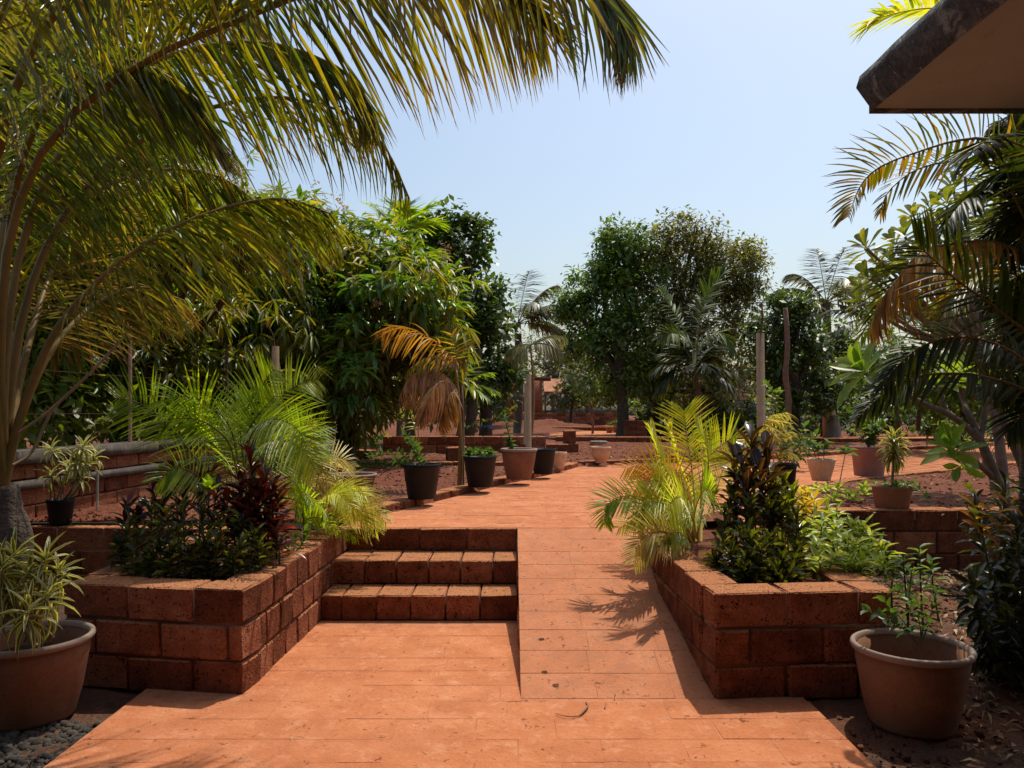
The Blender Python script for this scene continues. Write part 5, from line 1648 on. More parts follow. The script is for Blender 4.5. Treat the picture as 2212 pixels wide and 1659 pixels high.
random.seed(21)
croton('dark red croton with leafy tufts at the inner side of the left planter',
       [stem_to(px, py, d) for px, py, d in [(543, 985, 5.05), (570, 1030, 4.95), (556, 1060, 4.9), (590, 1045, 5.05), (520, 1040, 5.1), (545, 1090, 4.85), (585, 1120, 4.9), (600, 1075, 5.1), (510, 1085, 4.95)]],
       L_CROTON_R, .15, .046, 26, CROTON, t0=.3)
croton('scattered dark maroon croton stems at the left side of the left planter',
       [stem_to(px, py, d) for px, py, d in [(372, 1005, 5.2), (430, 1030, 5.2), (470, 1060, 5.0), (490, 1075, 4.9), (330, 1050, 5.2), (275, 1090, 5.0), (300, 1110, 4.9), (400, 1060, 5.1), (455, 1020, 5.3), (350, 1090, 5.0)]],
       L_CROTON_R, .13, .042, 20, CROTON, t0=.35)
croton('narrow leaved black green croton bush crowding the front of the left planter',
       [stem_to(px, py, d) for px, py, d in [(random.uniform(290, 580), random.uniform(1105, 1190), 0) for _ in range(0)] +
        [(x + random.uniform(-10, 10), y + random.uniform(-12, 12), dd) for x, y, dd in
         [(285, 1120, 4.75), (320, 1100, 4.85), (355, 1110, 4.7), (395, 1095, 4.8), (430, 1100, 4.75), (470, 1105, 4.7), (510, 1120, 4.75), (545, 1140, 4.7), (300, 1160, 4.6), (345, 1165, 4.58), (390, 1150, 4.6), (435, 1160, 4.58), (480, 1165, 4.57), (520, 1175, 4.6), (555, 1180, 4.7), (270, 1170, 4.7), (410, 1190, 4.56), (460, 1200, 4.56), (330, 1195, 4.56), (500, 1205, 4.57), (370, 1200, 4.56)]]],
       L_CROTON_D, .095, .024, 40, CURLY + CROTON[:1], 300, t0=.08, elev=(0, 60))
o = thing('croton_shrub', 'single lime green leaf tuft glowing among the maroon crotons', 'shrub', P(450, 1090, 5.0))
b0 = P(450, 1060, 5.0)
Geo().tube([Vector((b0.x, b0.y, .5)), b0], .007, 6).obj('stem', STEM_G, o)
M, K = rosette(b0, (0, -.15, 1), 8, .13, .06, 45, 88)
shrub_parts(o, M, K, [OVATE[0]] * 3, L_LIME, 20)
o = thing('croton_shrub', 'low croton sprig with two bright red leaves by the inner planter wall', 'shrub', P(605, 1150, 5.1))
b0 = P(598, 1140, 5.1)
Geo().tube([Vector((b0.x, b0.y, .5)), b0], .006, 6).obj('stem', STEM_G, o)
M = frames(np.array([b0, b0, b0]), np.array([(1, -.2, .05), (.8, -.3, -.25), (-.6, -.3, .3)]), (0, 0, 1), [.045, .04, .04], [.14, .11, .1])
shrub_parts(o, M, np.zeros(3, int), CROTON, leaf_material('scarlet_leaf', [(0, (.50, .04, .02)), (1, (.55, .07, .03))], .45, (1.6, 1.2, .7), .3, .5), 5)
croton('small bright green herbs at the inner edge of the left planter',
       [stem_to(px, py, d, jx=.08) for px, py, d in [(600, 1165, 5.1), (620, 1160, 5.2), (640, 1155, 5.3), (590, 1175, 5.0), (660, 1145, 5.5), (575, 1185, 4.95)]], L_GREEN, .06, .03, 16, OVATE, 60, name='ground_herb', cat_='herb', r=.003)

# ================================================================== right planter
d = 6.0
r = thing('areca_palm', 'golden yellow areca palm fanning up beside the ramp in the right planter', 'palm', P(1500, 1172, d))
RF = [
    ([P(1505, 1165, d), P(1500, 1080, d), P(1493, 1000, d), P(1486, 930, d), P(1480, 880, d), P(1478, 862, d)], 44, .36, L_ARECA_Y),
    ([P(1508, 1165, d), P(1515, 1070, d), P(1522, 1000, d), P(1545, 945, d), P(1580, 920, d), P(1600, 935, d)], 42, .32, L_ARECA_Y),
    ([P(1500, 1165, d), P(1490, 1100, d), P(1465, 1040, d), P(1430, 1012, d), P(1390, 1002, d), P(1347, 1015, d)], 38, .27, L_ARECA_O),
    ([P(1498, 1170, d - .2), P(1480, 1130, d - .3), P(1452, 1100, d - .4), P(1402, 1078, d - .5), P(1345, 1072, d - .6), P(1308, 1092, d - .6), P(1306, 1138, d - .6)], 40, .24, L_ARECA),
    ([P(1495, 1172, d - .3), P(1475, 1140, d - .5), P(1440, 1116, d - .6), P(1398, 1112, d - .7), P(1368, 1140, d - .7)], 34, .2, L_ARECA_Y),
    ([P(1490, 1190, d - .5), P(1472, 1172, d - .7), P(1440, 1158, d - .9), P(1396, 1170, d - 1.0), P(1366, 1218, d - 1.0)], 34, .25, L_ARECA_C),
    ([P(1505, 1165, d), P(1490, 1090, d - .2), P(1440, 1020, d - .4), P(1415, 960, d - .5), P(1405, 930, d - .5)], 40, .28, L_ARECA_Y),
    ([P(1505, 1165, d), P(1520, 1090, d - .2), P(1530, 1020, d - .4), P(1525, 960, d - .5), P(1505, 920, d - .6)], 42, .30, L_ARECA_Y),
    ([P(1508, 1165, d), P(1540, 1080, d + .2), P(1560, 1020, d + .3), P(1575, 980, d + .3)], 38, .28, L_ARECA_Y),
    ([P(1505, 1165, d), P(1500, 1090, d + .3), P(1470, 1010, d + .5), P(1450, 950, d + .6), P(1448, 920, d + .6)], 40, .30, L_ARECA_Y),
    ([P(1500, 1170, d), P(1470, 1110, d + .1), P(1420, 1060, d + .1), P(1385, 1050, d + .1)], 34, .20, L_ARECA_O),
    ([P(1500, 1170, d - .2), P(1500, 1110, d - .4), P(1520, 1060, d - .7), P(1545, 1070, d - .9)], 36, .26, L_ARECA),
    ([P(1500, 1170, d - .2), P(1490, 1120, d - .4), P(1470, 1075, d - .7), P(1450, 1085, d - .9), P(1445, 1120, d - 1.0)], 36, .24, L_ARECA_Y),
    ([P(1490, 1185, d - .5), P(1480, 1160, d - .7), P(1455, 1150, d - .9), P(1425, 1185, d - 1.0)], 28, .18, L_ARECA)]
RF = more(RF[2:7] + RF[10:11], 9, .09) + [([p if i < 3 else p - Vector((0, 0, .10)) for i, p in enumerate(f[0])],) + f[1:] for f in RF[:2]] + RF[7:10] + RF[11:]
palm(r, [dict(pts=p, n=int(n * .74), length=l * .88, width=.0155, hang=.0, start=.22, vee=8, angle=(68, 38), droop=.5, rach=.008, mat=m, face=.78, jit=.025, tidy=.35) for p, n, l, m in RF], L_ARECA_Y, PETIOLE_Y, LF, 300)
for px in (1488, 1500, 1512):
    Geo().tube([P(px, 1180, d), P(px + 1, 1100, d)], [.02, .015], 8).obj('cane', PETIOLE_Y, r, True)
q = P(1463, 1120, 7.3)
q.z = .60
pot('tall brown pot mostly hidden behind the golden palm', q, .13, .11, .34, 'rough', TERRA_ROUGH)

random.seed(33)
croton('tall bronze croton with yellow veined upright leaves rising above the others',
       [stem_to(px, py, d) for px, py, d in [(1622, 945, 5.25), (1585, 985, 5.2), (1600, 1000, 5.1), (1655, 970, 5.25), (1640, 1010, 5.1), (1615, 1040, 5.0), (1660, 1040, 5.15)]],
       L_CROTON_B, .17, .060, 20, CROTON, t0=.3, elev=(12, 62), r=.009)
croton('green and gold croton tips beside the tall bronze croton',
       [stem_to(px, py, d) for px, py, d in [(1690, 1030, 5.2), (1712, 1060, 5.1), (1672, 1050, 5.1), (1700, 1085, 5.0), (1585, 965, 5.3), (1632, 935, 5.35)]],
       L_CROTON_G, .12, .036, 20, CROTON, t0=.55, elev=(15, 75))
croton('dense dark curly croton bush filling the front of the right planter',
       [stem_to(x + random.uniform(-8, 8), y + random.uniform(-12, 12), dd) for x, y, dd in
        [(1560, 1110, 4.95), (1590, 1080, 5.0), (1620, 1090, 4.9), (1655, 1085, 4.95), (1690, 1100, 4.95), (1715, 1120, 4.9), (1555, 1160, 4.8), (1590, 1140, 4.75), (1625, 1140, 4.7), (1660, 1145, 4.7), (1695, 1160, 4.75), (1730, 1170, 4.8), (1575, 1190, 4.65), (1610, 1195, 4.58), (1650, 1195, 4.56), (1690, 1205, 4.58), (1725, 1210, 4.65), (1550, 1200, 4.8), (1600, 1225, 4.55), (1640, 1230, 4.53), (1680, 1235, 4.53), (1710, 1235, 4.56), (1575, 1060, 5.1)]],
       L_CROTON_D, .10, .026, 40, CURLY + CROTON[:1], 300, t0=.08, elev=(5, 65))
croton('light green variegated leafy herb crowding the right end of the right planter',
       [stem_to(x + random.uniform(-8, 8), y + random.uniform(-8, 8), dd) for x, y, dd in
        [(1745, 1140, 5.3), (1775, 1125, 5.4), (1805, 1130, 5.4), (1835, 1130, 5.4), (1865, 1135, 5.4), (1885, 1150, 5.3), (1760, 1175, 5.0), (1790, 1165, 5.0), (1820, 1160, 5.0), (1850, 1170, 5.0), (1880, 1180, 5.0), (1905, 1170, 5.2), (1775, 1210, 4.7), (1805, 1205, 4.7), (1840, 1210, 4.7), (1870, 1215, 4.7), (1900, 1215, 4.8), (1755, 1120, 5.6), (1800, 1105, 5.8), (1780, 1100, 5.9)]],
       L_LIGHT, .115, .034, 22, LANCE, 300, t0=.2, elev=(0, 45), name='leafy_herb', cat_='herb')
croton('bright yellow leaves peeping out behind the dark croton at right', [stem_to(x, y, dd, bz=.55) for x, y, dd in [(1745, 1060, 6.0), (1760, 1075, 5.9), (1738, 1085, 5.8), (1730, 1050, 6.1), (1765, 1095, 5.8)]],
       L_YELLOW, .13, .04, 16, LANCE, 60, t0=.3, elev=(-10, 40), name='yellow_shrub')
croton('straggly green herb leaning past the right corner of the right planter', [stem_to(x, y, dd, bz=.1) for x, y, dd in [(1950, 1200, 4.9), (1985, 1180, 5.2), (2010, 1210, 5.3), (1930, 1225, 4.8), (1970, 1230, 4.9)]],
       L_GREEN, .10, .034, 14, LANCE, 60, t0=.4, elev=(-10, 40), name='leafy_herb', cat_='herb')

# croton bush at the right edge
random.seed(5)
st_ = []
for i in range(46):
    y = random.uniform(1010, 1440)
    x = random.uniform(2095 + abs(y - 1200) * .06, 2330)
    e = P(x, y, random.uniform(4.0, 4.8))
    b0 = Vector((2.9 + random.uniform(-.12, .12), 4.45 + random.uniform(-.12, .12), -.03))
    st_.append([b0, Vector((b0.x * .4 + e.x * .6, b0.y * .4 + e.y * .6, e.z * .55)), e])
croton('dark glossy croton bush at the right edge with a few orange leaves', st_, L_CROTON_D, .12, .038, 26, CROTON, 300, t0=.4, elev=(-5, 55), r=.008,
       special=lambda o: shrub_parts(o, *(lambda R: R)(cat([rosette(P(x, y, 4.05), (0, -.5, .6), 3, .12, .035, 0, 60) for x, y in ((2105, 1125), (2150, 1110), (2120, 1150), (2180, 1090), (2110, 1100), (2160, 1140))])), CROTON,
                                          leaf_material('orange_croton_leaf', [(0, (.42, .18, .03)), (1, (.50, .30, .04))], .4, (1.6, 1.4, .6), .3, .5), 20, 'leaf', 'orange_leaves'))

# ================================================================== the wilted palm by the row of pots
b = P(993, 1052, 9.35)
b.z = .595
r = thing('areca_palm', 'thin trunked areca palm with wilted brown fronds among the pots', 'palm', b)
tp = P(985, 800, 9.35)
Geo().tube(curve([b, P(995, 960, 9.35), P(990, 860, 9.35), tp], 16), [.034 - .0012 * k for k in range(16)], 9, wob=.05).obj('trunk', PETIOLE, r, True)
d = 9.3
palm(r, [dict(pts=[tp, P(975, 770, d), P(935, 735, d), P(890, 712, d), P(850, 705, d), P(828, 712, d)], n=30, length=.42, width=.026, hang=.7, start=.15, vee=5, angle=(65, 25), droop=1.6, mat=L_PALM_BROWN),
         dict(pts=[tp, P(960, 770, d), P(915, 775, d - .1), P(880, 800, d - .1)], n=22, length=.32, width=.026, hang=.7, start=.2, vee=5, droop=1.5, mat=L_PALM_MIX),
         dict(pts=[P(988, 850, d), P(975, 825, d), P(940, 800, d - .1), P(890, 810, d - .2), P(865, 850, d - .2)], n=46, length=.50, width=.027, hang=1.1, start=.05, vee=-5, droop=2.2, jit=.25),
         dict(pts=[P(988, 850, d), P(978, 830, d), P(950, 825, d - .3), P(925, 860, d - .5), P(915, 900, d - .5)], n=44, length=.45, width=.027, hang=1.2, start=.05, vee=-5, droop=2.2, jit=.25),
         dict(pts=[P(988, 850, d), P(975, 850, d - .1), P(960, 880, d - .2), P(950, 920, d - .2)], n=30, length=.36, width=.025, hang=1.0, start=.05, vee=-5, droop=2, jit=.25, mat=L_PALM_BROWN),
         dict(pts=[tp, P(985, 760, d), P(975, 720, d)], n=10, length=.3, width=.026, hang=.2, start=.3, vee=15, mat=L_PALM_MIX),
         dict(pts=[P(990, 880, d), P(975, 860, d), P(955, 850, d)], n=10, length=.25, width=.05, hang=.9, start=.3, mat=L_PALM_MIX)], L_DEAD, DRYSTEM, LF, 240, .010)
t = thing('wooden_stake', 'short slanted stake tied beside the thin wilted palm', 'stake', b + Vector((.05, 0, 0)))
Geo().tube([b + Vector((.05, .03, 0)), P(1000, 880, 9.4), P(998, 835, 9.4)], [.014, .013, .011], 7).obj('stake', POST_M, t, True)
q = P(905, 960, 16.5)
r = thing('palm_seedling', 'small yellow palm seedling glowing behind the low wall', 'palm', Vector((q.x, q.y, .6)))
palm(r, [dict(pts=[Vector((q.x, q.y, .6)), P(890, 905, 16.5), P(872, 880, 16.5)], n=12, length=.35, width=.05, start=.3, vee=20, hang=.1), dict(pts=[Vector((q.x, q.y, .6)), P(905, 900, 16.5), P(925, 880, 16.5)], n=12, length=.3, width=.05, start=.3, vee=20, hang=.1)], L_ARECA_Y, PETIOLE_Y, LF, 60)

# ================================================================== frangipanis
g = Geo()
d = 7.0
b = P(2185, 1100, d)
b.z = .59
r = thing('frangipani_tree', 'bare branched frangipani at right with long pointed leaf whorls', 'tree', b)
br = [([b, P(2157, 1043, d), P(2121, 957, d), P(2100, 925, d)], .046, .036), ([P(2121, 957, d), P(2085, 920, d), P(2044, 892, d - .05), P(1990, 870, d - .1), P(1941, 840, d - .1), P(1900, 825, d - .2), P(1868, 806, d - .2)], .034, .016),
      ([P(2115, 950, d), P(2124, 910, d), P(2130, 870, d), P(2132, 833, d)], .034, .02), ([P(2110, 928, d), P(2090, 890, d), P(2080, 860, d + .1), P(2062, 815, d + .1)], .032, .02), ([P(2042, 890, d), P(2035, 865, d), P(2030, 835, d)], .03, .02),
      ([P(2145, 1030, d), P(2110, 1000, d - .1), P(2075, 983, d - .2), P(2060, 975, d - .2)], .03, .016), ([P(2120, 957, d), P(2145, 1030, d + .2), P(2150, 1060, d + .2)], .035, .04),
      ([b + Vector((.25, .1, 0)), P(2210, 1010, d), P(2175, 930, d), P(2160, 880, d), P(2150, 830, d)], .045, .025), ([P(2160, 880, d), P(2130, 865, d), P(2100, 850, d), P(2075, 835, d + .1)], .026, .016)]
for p, r0, r1 in br:
    c = curve(p, 12)
    Geo().tube(c, [r0 + (r1 - r0) * k / 11 for k in range(12)], 9, wob=.05).obj('branch', BARK_PALE, r, True)
lst = [rosette(P(1868, 805, d - .2), (-.75, -.3, .55), 13, .40, .12, 0, 70, spread=.05), rosette(P(2058, 975, d - .2), (-.6, -.4, .6), 12, .32, .10, -10, 65, spread=.05), rosette(P(2062, 812, d), (0, -.2, 1), 9, .3, .09, 0, 60), rosette(P(2132, 830, d), (0, -.2, 1), 9, .3, .09, 0, 60),
       rosette(P(2030, 832, d), (-.2, -.2, 1), 8, .28, .09, 0, 60), rosette(P(2150, 828, d), (.1, -.2, 1), 9, .3, .09, 0, 60), rosette(P(2075, 1005, d - .3), (-.5, -.3, -.3), 6, .22, .07, 0, 60)]
M, K = cat(lst)
shrub_parts(r, M, K, [PLUM[0], PLUM[0], PLUM[1]], L_PLUM, 120)

d = 9.2
b = P(2170, 1050, d)
b.z = .59
r = thing('frangipani_tree', 'taller frangipani at right with blunt oval leaves against the sky', 'tree', b)
fork = P(2110, 760, d)
Geo().tube(curve([b, P(2150, 900, d), fork], 10), [.062 - .002 * k for k in range(10)], 9, wob=.05).obj('trunk', BARK_PALE, r, True)
lst = []
for i, (px, py, ax) in enumerate([(1955, 500, -.3), (1974, 462, -.2), (2023, 482, 0), (2045, 432, 0), (1895, 562, -.8), (1872, 525, -.7), (1862, 614, -1), (1862, 645, -1), (2085, 370, 0), (2117, 414, .1), (1930, 560, -.5), (1990, 540, -.2), (2060, 520, 0), (2150, 360, .2), (2180, 440, .3), (1910, 600, -.8), (2100, 560, 0), (2000, 620, -.4), (1935, 520, -.5), (1905, 640, -.7), (1960, 590, -.3), (2010, 440, 0), (2060, 400, 0), (2130, 480, .2), (1985, 660, -.3), (2050, 620, 0), (2120, 640, 0), (1880, 590, -.9), (2020, 560, -.1)]):
    e = P(px, py + 12, d + random.uniform(-.5, .5))
    mid = fork.lerp(e, .5) + Vector((random.uniform(-.1, .1), 0, -.1))
    Geo().tube(curve([fork, mid, e], 9), [.038 - .0028 * k for k in range(9)], 7, wob=.05).obj('branch', BARK_PALE, r, True)
    lst.append(rosette(e, (ax, random.uniform(-.4, .2), .9), 12, .29, .092, -15, 65, spread=.05))
M, K = cat(lst)
shrub_parts(r, M, K, [SPATULA[0], SPATULA[0], SPATULA[1]], L_PLUM2, 300)

# ================================================================== the palm at the right edge
r = thing('areca_palm', 'dark areca palm at the right edge arching under the eave', 'palm', Vector((2.95, 4.6, -.03)))
cr = Vector((2.92, 4.5, 2.0))
for (bx, by, tx, ty, tz) in [(3.12, 4.6, 3.05, 4.5, 1.9), (3.28, 4.65, 3.2, 4.5, 2.2), (3.25, 4.8, 3.3, 4.9, 2.1)]:
    Geo().tube(curve([Vector((bx, by, -.05)), Vector((bx - .03, by, .9)), Vector((tx, ty, tz))], 14), [.062 - .001 * k for k in range(14)], 10, wob=.05).obj('cane', PALM_BARK, r, True)
d = 4.2
FR = [
    dict(pts=[P(2320, 560, d), P(2270, 420, d), P(2212, 330, d - .1), P(2130, 300, d - .2), P(2060, 305, d - .2), P(1986, 327, d - .3), P(1911, 355, d - .3), P(1870, 386, d - .3), P(1848, 424, d - .3), P(1833, 470, d - .3)], n=52, length=.28, width=.022, mat=L_PALM_MIX, hang=.0, vee=8, angle=(74, 42), start=.2, face=.92, side_len=(1, .4), droop=1.0, jit=.04),
    dict(pts=[P(2320, 580, d), P(2250, 450, d), P(2180, 370, d), P(2120, 345, d), P(2052, 349, d), P(2005, 358, d), P(1961, 377, d), P(1917, 417, d), P(1900, 462, d)], n=36, length=.19, width=.014, mat=L_PALM_MIX, hang=.05, vee=8, angle=(60, 20), start=.25, droop=1, skip=.2, face=.85, side_len=(.8, 1), jit=.08),
    dict(pts=[P(2300, 760, d - .3), P(2212, 712, d - .3), P(2145, 661, d - .3), P(2067, 605, d - .3), P(2005, 550, d - .3), P(1975, 522, d - .3)], n=30, length=.34, width=.024, hang=.0, vee=10, angle=(62, 40), start=.05, droop=.6, face=.85, jit=.05),
    dict(pts=[P(2300, 640, d), P(2230, 560, d), P(2140, 522, d), P(2052, 528, d), P(1989, 545, d), P(1942, 599, d), P(1902, 652, d), P(1885, 700, d)], n=54, length=.34, width=.019, mat=L_PALM_BROWN, hang=.8, vee=5, angle=(65, 25), start=.2, droop=1.8),
    dict(pts=[P(2310, 900, d - .1), P(2212, 842, d - .1), P(2150, 820, d - .1), P(2090, 808, d - .2), P(1999, 810, d - .2), P(1943, 828, d - .3), P(1898, 860, d - .3), P(1850, 905, d - .3)], n=46, length=.21, width=.02, hang=.05, vee=15, angle=(62, 25), start=.05, droop=1.2, face=.7, jit=.07),
    dict(pts=[P(2310, 880, d - .4), P(2200, 770, d - .4), P(2100, 730, d - .5), P(2010, 740, d - .5), P(1940, 790, d - .5), P(1905, 840, d - .5)], n=42, length=.20, width=.02, hang=.15, vee=15, angle=(62, 25), start=.05, droop=1.4, face=.6, jit=.08),
    dict(pts=[P(2310, 640, d), P(2240, 520, d), P(2190, 420, d), P(2170, 330, d), P(2180, 250, d)], n=46, length=.34, width=.027, hang=.1, vee=25, start=.2),
    dict(pts=[P(2320, 600, d + .4), P(2250, 480, d + .3), P(2160, 420, d + .2), P(2090, 430, d + .1), P(2040, 490, d)], n=46, length=.30, width=.026, hang=.3, vee=15, start=.2, droop=1.3),
    dict(pts=[P(2320, 700, d + .4), P(2240, 610, d + .5), P(2140, 590, d + .6), P(2060, 640, d + .6), P(2030, 700, d + .6)], n=46, length=.32, width=.026, hang=.3, vee=15, start=.2, droop=1.3, mat=L_PALM_MIX),
    dict(pts=[P(2320, 560, d), P(2290, 420, d - .2), P(2230, 330, d - .4), P(2150, 300, d - .6), P(2100, 330, d - .8)], n=44, length=.34, width=.027, hang=.25, vee=15, start=.2, droop=1.2),
    dict(pts=[cr, cr + Vector((.3, -.4, .5)), cr + Vector((.7, -.9, .6)), cr + Vector((1.1, -1.4, .3))], n=40, length=.36, width=.028, hang=.2, vee=20, start=.2),
    dict(pts=[cr, cr + Vector((.3, .4, .6)), cr + Vector((.5, .9, .9)), cr + Vector((.6, 1.4, .7))], n=40, length=.36, width=.028, hang=.2, vee=20, start=.2),
    dict(pts=[cr, cr + Vector((.5, .1, .6)), cr + Vector((1.0, .2, .7)), cr + Vector((1.5, .3, .3))], n=40, length=.36, width=.028, hang=.2, vee=20, start=.2),
    dict(pts=[cr, cr + Vector((-.1, .5, .5)), cr + Vector((-.1, 1.0, .5)), cr + Vector((-.2, 1.5, .1))], n=40, length=.34, width=.027, hang=.2, vee=20, start=.2)]
for x0, y0, x1, y1, x2, y2, dd in [(2330, 430, 2230, 360, 2110, 400, 4.3), (2330, 500, 2240, 450, 2120, 520, 4.5), (2330, 300, 2260, 250, 2150, 270, 4.4), (2330, 620, 2250, 580, 2130, 650, 4.6), (2330, 760, 2250, 720, 2120, 790, 4.7), (2330, 380, 2270, 420, 2180, 560, 4.2),
                                   (2330, 840, 2250, 800, 2150, 850, 4.4), (2330, 680, 2270, 640, 2190, 730, 4.2), (2330, 560, 2280, 500, 2210, 420, 4.4), (2340, 900, 2270, 860, 2180, 930, 4.3)]:
    FR.append(dict(pts=[cr, P(x0, y0, dd), P(x1, y1, dd), P((x1 + x2) / 2, (y1 + y2) / 2 - 14, dd), P(x2, y2, dd)], n=44, length=.27, width=.022, hang=.2, vee=12, start=.3, face=.5, droop=1.3))
for f in FR:
    f.setdefault('rach', .011)
palm(r, FR, L_DARKPALM, PETIOLE, LF, 300)
r = thing('areca_palm', 'sunlit yellow palm frond showing behind the top of the eave', 'palm', Vector((4.6, 6.4, .6)))
Geo().tube(curve([Vector((4.6, 6.4, .55)), Vector((4.55, 6.4, 2.5)), Vector((4.4, 6.4, 4.2))], 12), [.06 - .001 * k for k in range(12)], 9).obj('cane', PALM_BARK, r, True)
palm(r, [dict(pts=[Vector((4.4, 6.4, 4.2)), P(2110, 40, 6.4), P(2020, 18, 6.4), P(1930, 30, 6.4), P(1885, 48, 6.4)], n=40, length=.42, width=.03, hang=.1, vee=20, start=.25, mat=L_ARECA_Y),
         dict(pts=[Vector((4.4, 6.4, 4.2)), Vector((4.6, 6.0, 5.0)), Vector((5.0, 5.6, 5.2)), Vector((5.4, 5.2, 4.8))], n=36, length=.4, width=.03, start=.25),
         dict(pts=[Vector((4.4, 6.4, 4.2)), Vector((4.7, 6.8, 5.0)), Vector((5.1, 7.2, 5.2)), Vector((5.5, 7.5, 4.9))], n=36, length=.4, width=.03, start=.25)], L_ARECA, PETIOLE_Y, LF, 100)

# ================================================================== the coconut palm at the left edge
b = Vector((-3.42, 5.15, -.05))
r = thing('coconut_palm', 'large young coconut palm at the left edge, huge fronds arching over the garden', 'palm', b)
ct = P(8, 1050, 5.2)
Geo().tube(curve([b, P(30, 1180, 5.2), P(14, 1110, 5.2), ct], 14), [.19, .16, .135, .12, .115, .112, .11, .108, .105, .10, .10, .095, .09, .085], 12, wob=.05).obj('trunk', PALM_BARK, r, True)
CF = [
    dict(pts=[ct, P(30, 950, 5.2), P(72, 820, 5.2), P(130, 700, 5.2), P(235, 588, 5.25), P(360, 500, 5.3), P(500, 445, 5.4), P(620, 430, 5.5), P(715, 462, 5.6)], n=100, length=.80, width=.019, hang=.75, start=.40, vee=0, angle=(46, 8), droop=1.3, jit=.17),
    dict(pts=[ct, P(20, 880, 5.3), P(60, 640, 5.4), P(150, 450, 5.5), P(310, 300, 5.7), P(520, 215, 5.9), P(700, 225, 6.1), P(820, 300, 6.2), P(885, 430, 6.3)], n=64, length=.72, width=.015, hang=.9, start=.40, vee=0, angle=(50, 12), droop=1.5, jit=.14, skip=.1),
    dict(pts=[ct, P(0, 800, 5.1), P(20, 520, 5.0), P(110, 300, 4.9), P(300, 140, 4.8), P(541, 34, 4.7), P(740, -40, 4.6), P(930, -70, 4.5), P(1080, -30, 4.4), P(1170, 40, 4.35)], n=112, length=.92, width=.026, hang=.5, start=.33, vee=5, angle=(62, 26), droop=1.2, jit=.10),
    dict(pts=[ct, P(-20, 760, 5.0), P(-20, 420, 4.8), P(60, 120, 4.6), P(220, -80, 4.4), P(440, -200, 4.3), P(700, -240, 4.2), P(1000, -200, 4.15), P(1220, -110, 4.1), P(1320, -30, 4.1), P(1352, 60, 4.1)], n=120, length=.92, width=.024, hang=.9, start=.33, vee=0, angle=(52, 10), droop=1.2, jit=.10, skip=.1),
    dict(pts=[ct, P(15, 860, 5.4), P(60, 640, 5.7), P(160, 450, 6.0), P(320, 370, 6.3), P(470, 380, 6.5), P(570, 450, 6.7)], n=96, length=.8, width=.020, hang=.8, start=.36, vee=0, angle=(50, 15), droop=1.3, jit=.16),
    dict(pts=[ct, P(35, 860, 5.5), P(85, 660, 6.0), P(140, 520, 6.6), P(180, 430, 7.2), P(210, 400, 7.8)], n=80, length=.75, width=.028, hang=.2, start=.35, vee=20, angle=(65, 25), droop=1, mat=L_COCO_DRY),
    dict(pts=[ct, P(-30, 800, 5.0), P(-70, 560, 4.8), P(-60, 250, 4.6), P(20, 0, 4.4), P(150, -140, 4.25), P(320, -180, 4.1), P(480, -120, 4.0)], n=96, length=.72, width=.024, hang=.95, start=.36, vee=0, angle=(55, 15), droop=1.3, jit=.14),
    dict(pts=[ct, P(-20, 880, 5.4), P(-40, 700, 5.6), P(-20, 520, 5.9), P(60, 400, 6.2), P(150, 380, 6.4), P(240, 430, 6.6)], n=90, length=.75, width=.024, hang=.9, start=.36, vee=0, angle=(55, 15), droop=1.2, jit=.15),
    dict(pts=[ct, P(-90, 800, 5.0), P(-300, 560, 4.8), P(-550, 480, 4.6), P(-750, 600, 4.4)], n=70, length=.8, width=.034, hang=.8, start=.3, vee=0),
    dict(pts=[ct, P(-60, 850, 5.6), P(-260, 600, 6.2), P(-420, 480, 6.8), P(-560, 520, 7.4)], n=70, length=.8, width=.034, hang=.8, start=.3, vee=0),
    dict(pts=[ct, P(45, 900, 5.3), P(110, 760, 5.5), P(200, 660, 5.9), P(300, 620, 6.3), P(400, 650, 6.6)], n=80, length=.6, width=.018, hang=.7, start=.42, vee=0, angle=(50, 15), droop=1.3, jit=.16, mat=L_COCO_DRY),
    dict(pts=[ct, P(10, 800, 5.2), P(50, 520, 5.3), P(160, 280, 5.4), P(340, 130, 5.5), P(560, 90, 5.6), P(740, 150, 5.7), P(800, 230, 5.7)], n=96, length=.85, width=.023, hang=.75, start=.36, vee=0, angle=(52, 14), droop=1.2, jit=.13),
    dict(pts=[ct, P(-10, 840, 5.3), P(10, 600, 5.3), P(40, 380, 5.2), P(120, 200, 5.0), P(260, 130, 4.9), P(400, 190, 4.8), P(470, 290, 4.8)], n=90, length=.8, width=.024, hang=.85, start=.36, vee=0, angle=(52, 14), droop=1.2, jit=.14),
    dict(pts=[ct, P(-10, 700, 5.6), P(20, 420, 5.8), P(100, 200, 6.0), P(240, 30, 6.1), P(420, -20, 6.2), P(560, 40, 6.2)], n=90, length=.8, width=.024, hang=.8, start=.36, vee=0, angle=(52, 14), droop=1.2, jit=.14)]
for f in CF:
    f['n'] = int(f['n'] * 1.35)
    f['width'] *= .70
    f['hang'] += .15
    f['jit'] = f.get('jit', .12) + .05
CF[0].update(hang=.8, n=84, width=.0125, jit=.26, angle=(62, 4), length=.80)
CF[1].update(n=62, width=.0105, jit=.2)
CF[4].update(hang=1.3, n=80, jit=.3)
for f in CF:
    f['rach'] = .034
palm(r, CF, L_COCO, PETIOLE, LF, 300, rn=7)
g = Geo()
for pts, rr in [([P(40, 935, 5.1), P(110, 885, 5.2), P(200, 800, 5.3), P(262, 735, 5.4)], .010), ([P(28, 1005, 5.1), P(70, 975, 5.2), P(110, 890, 5.3), P(170, 830, 5.4)], .010)]:
    Geo().tube(curve(pts, 10), rr, 6, cap=False).obj('dry_stalk', DRYSTEM, r, True)

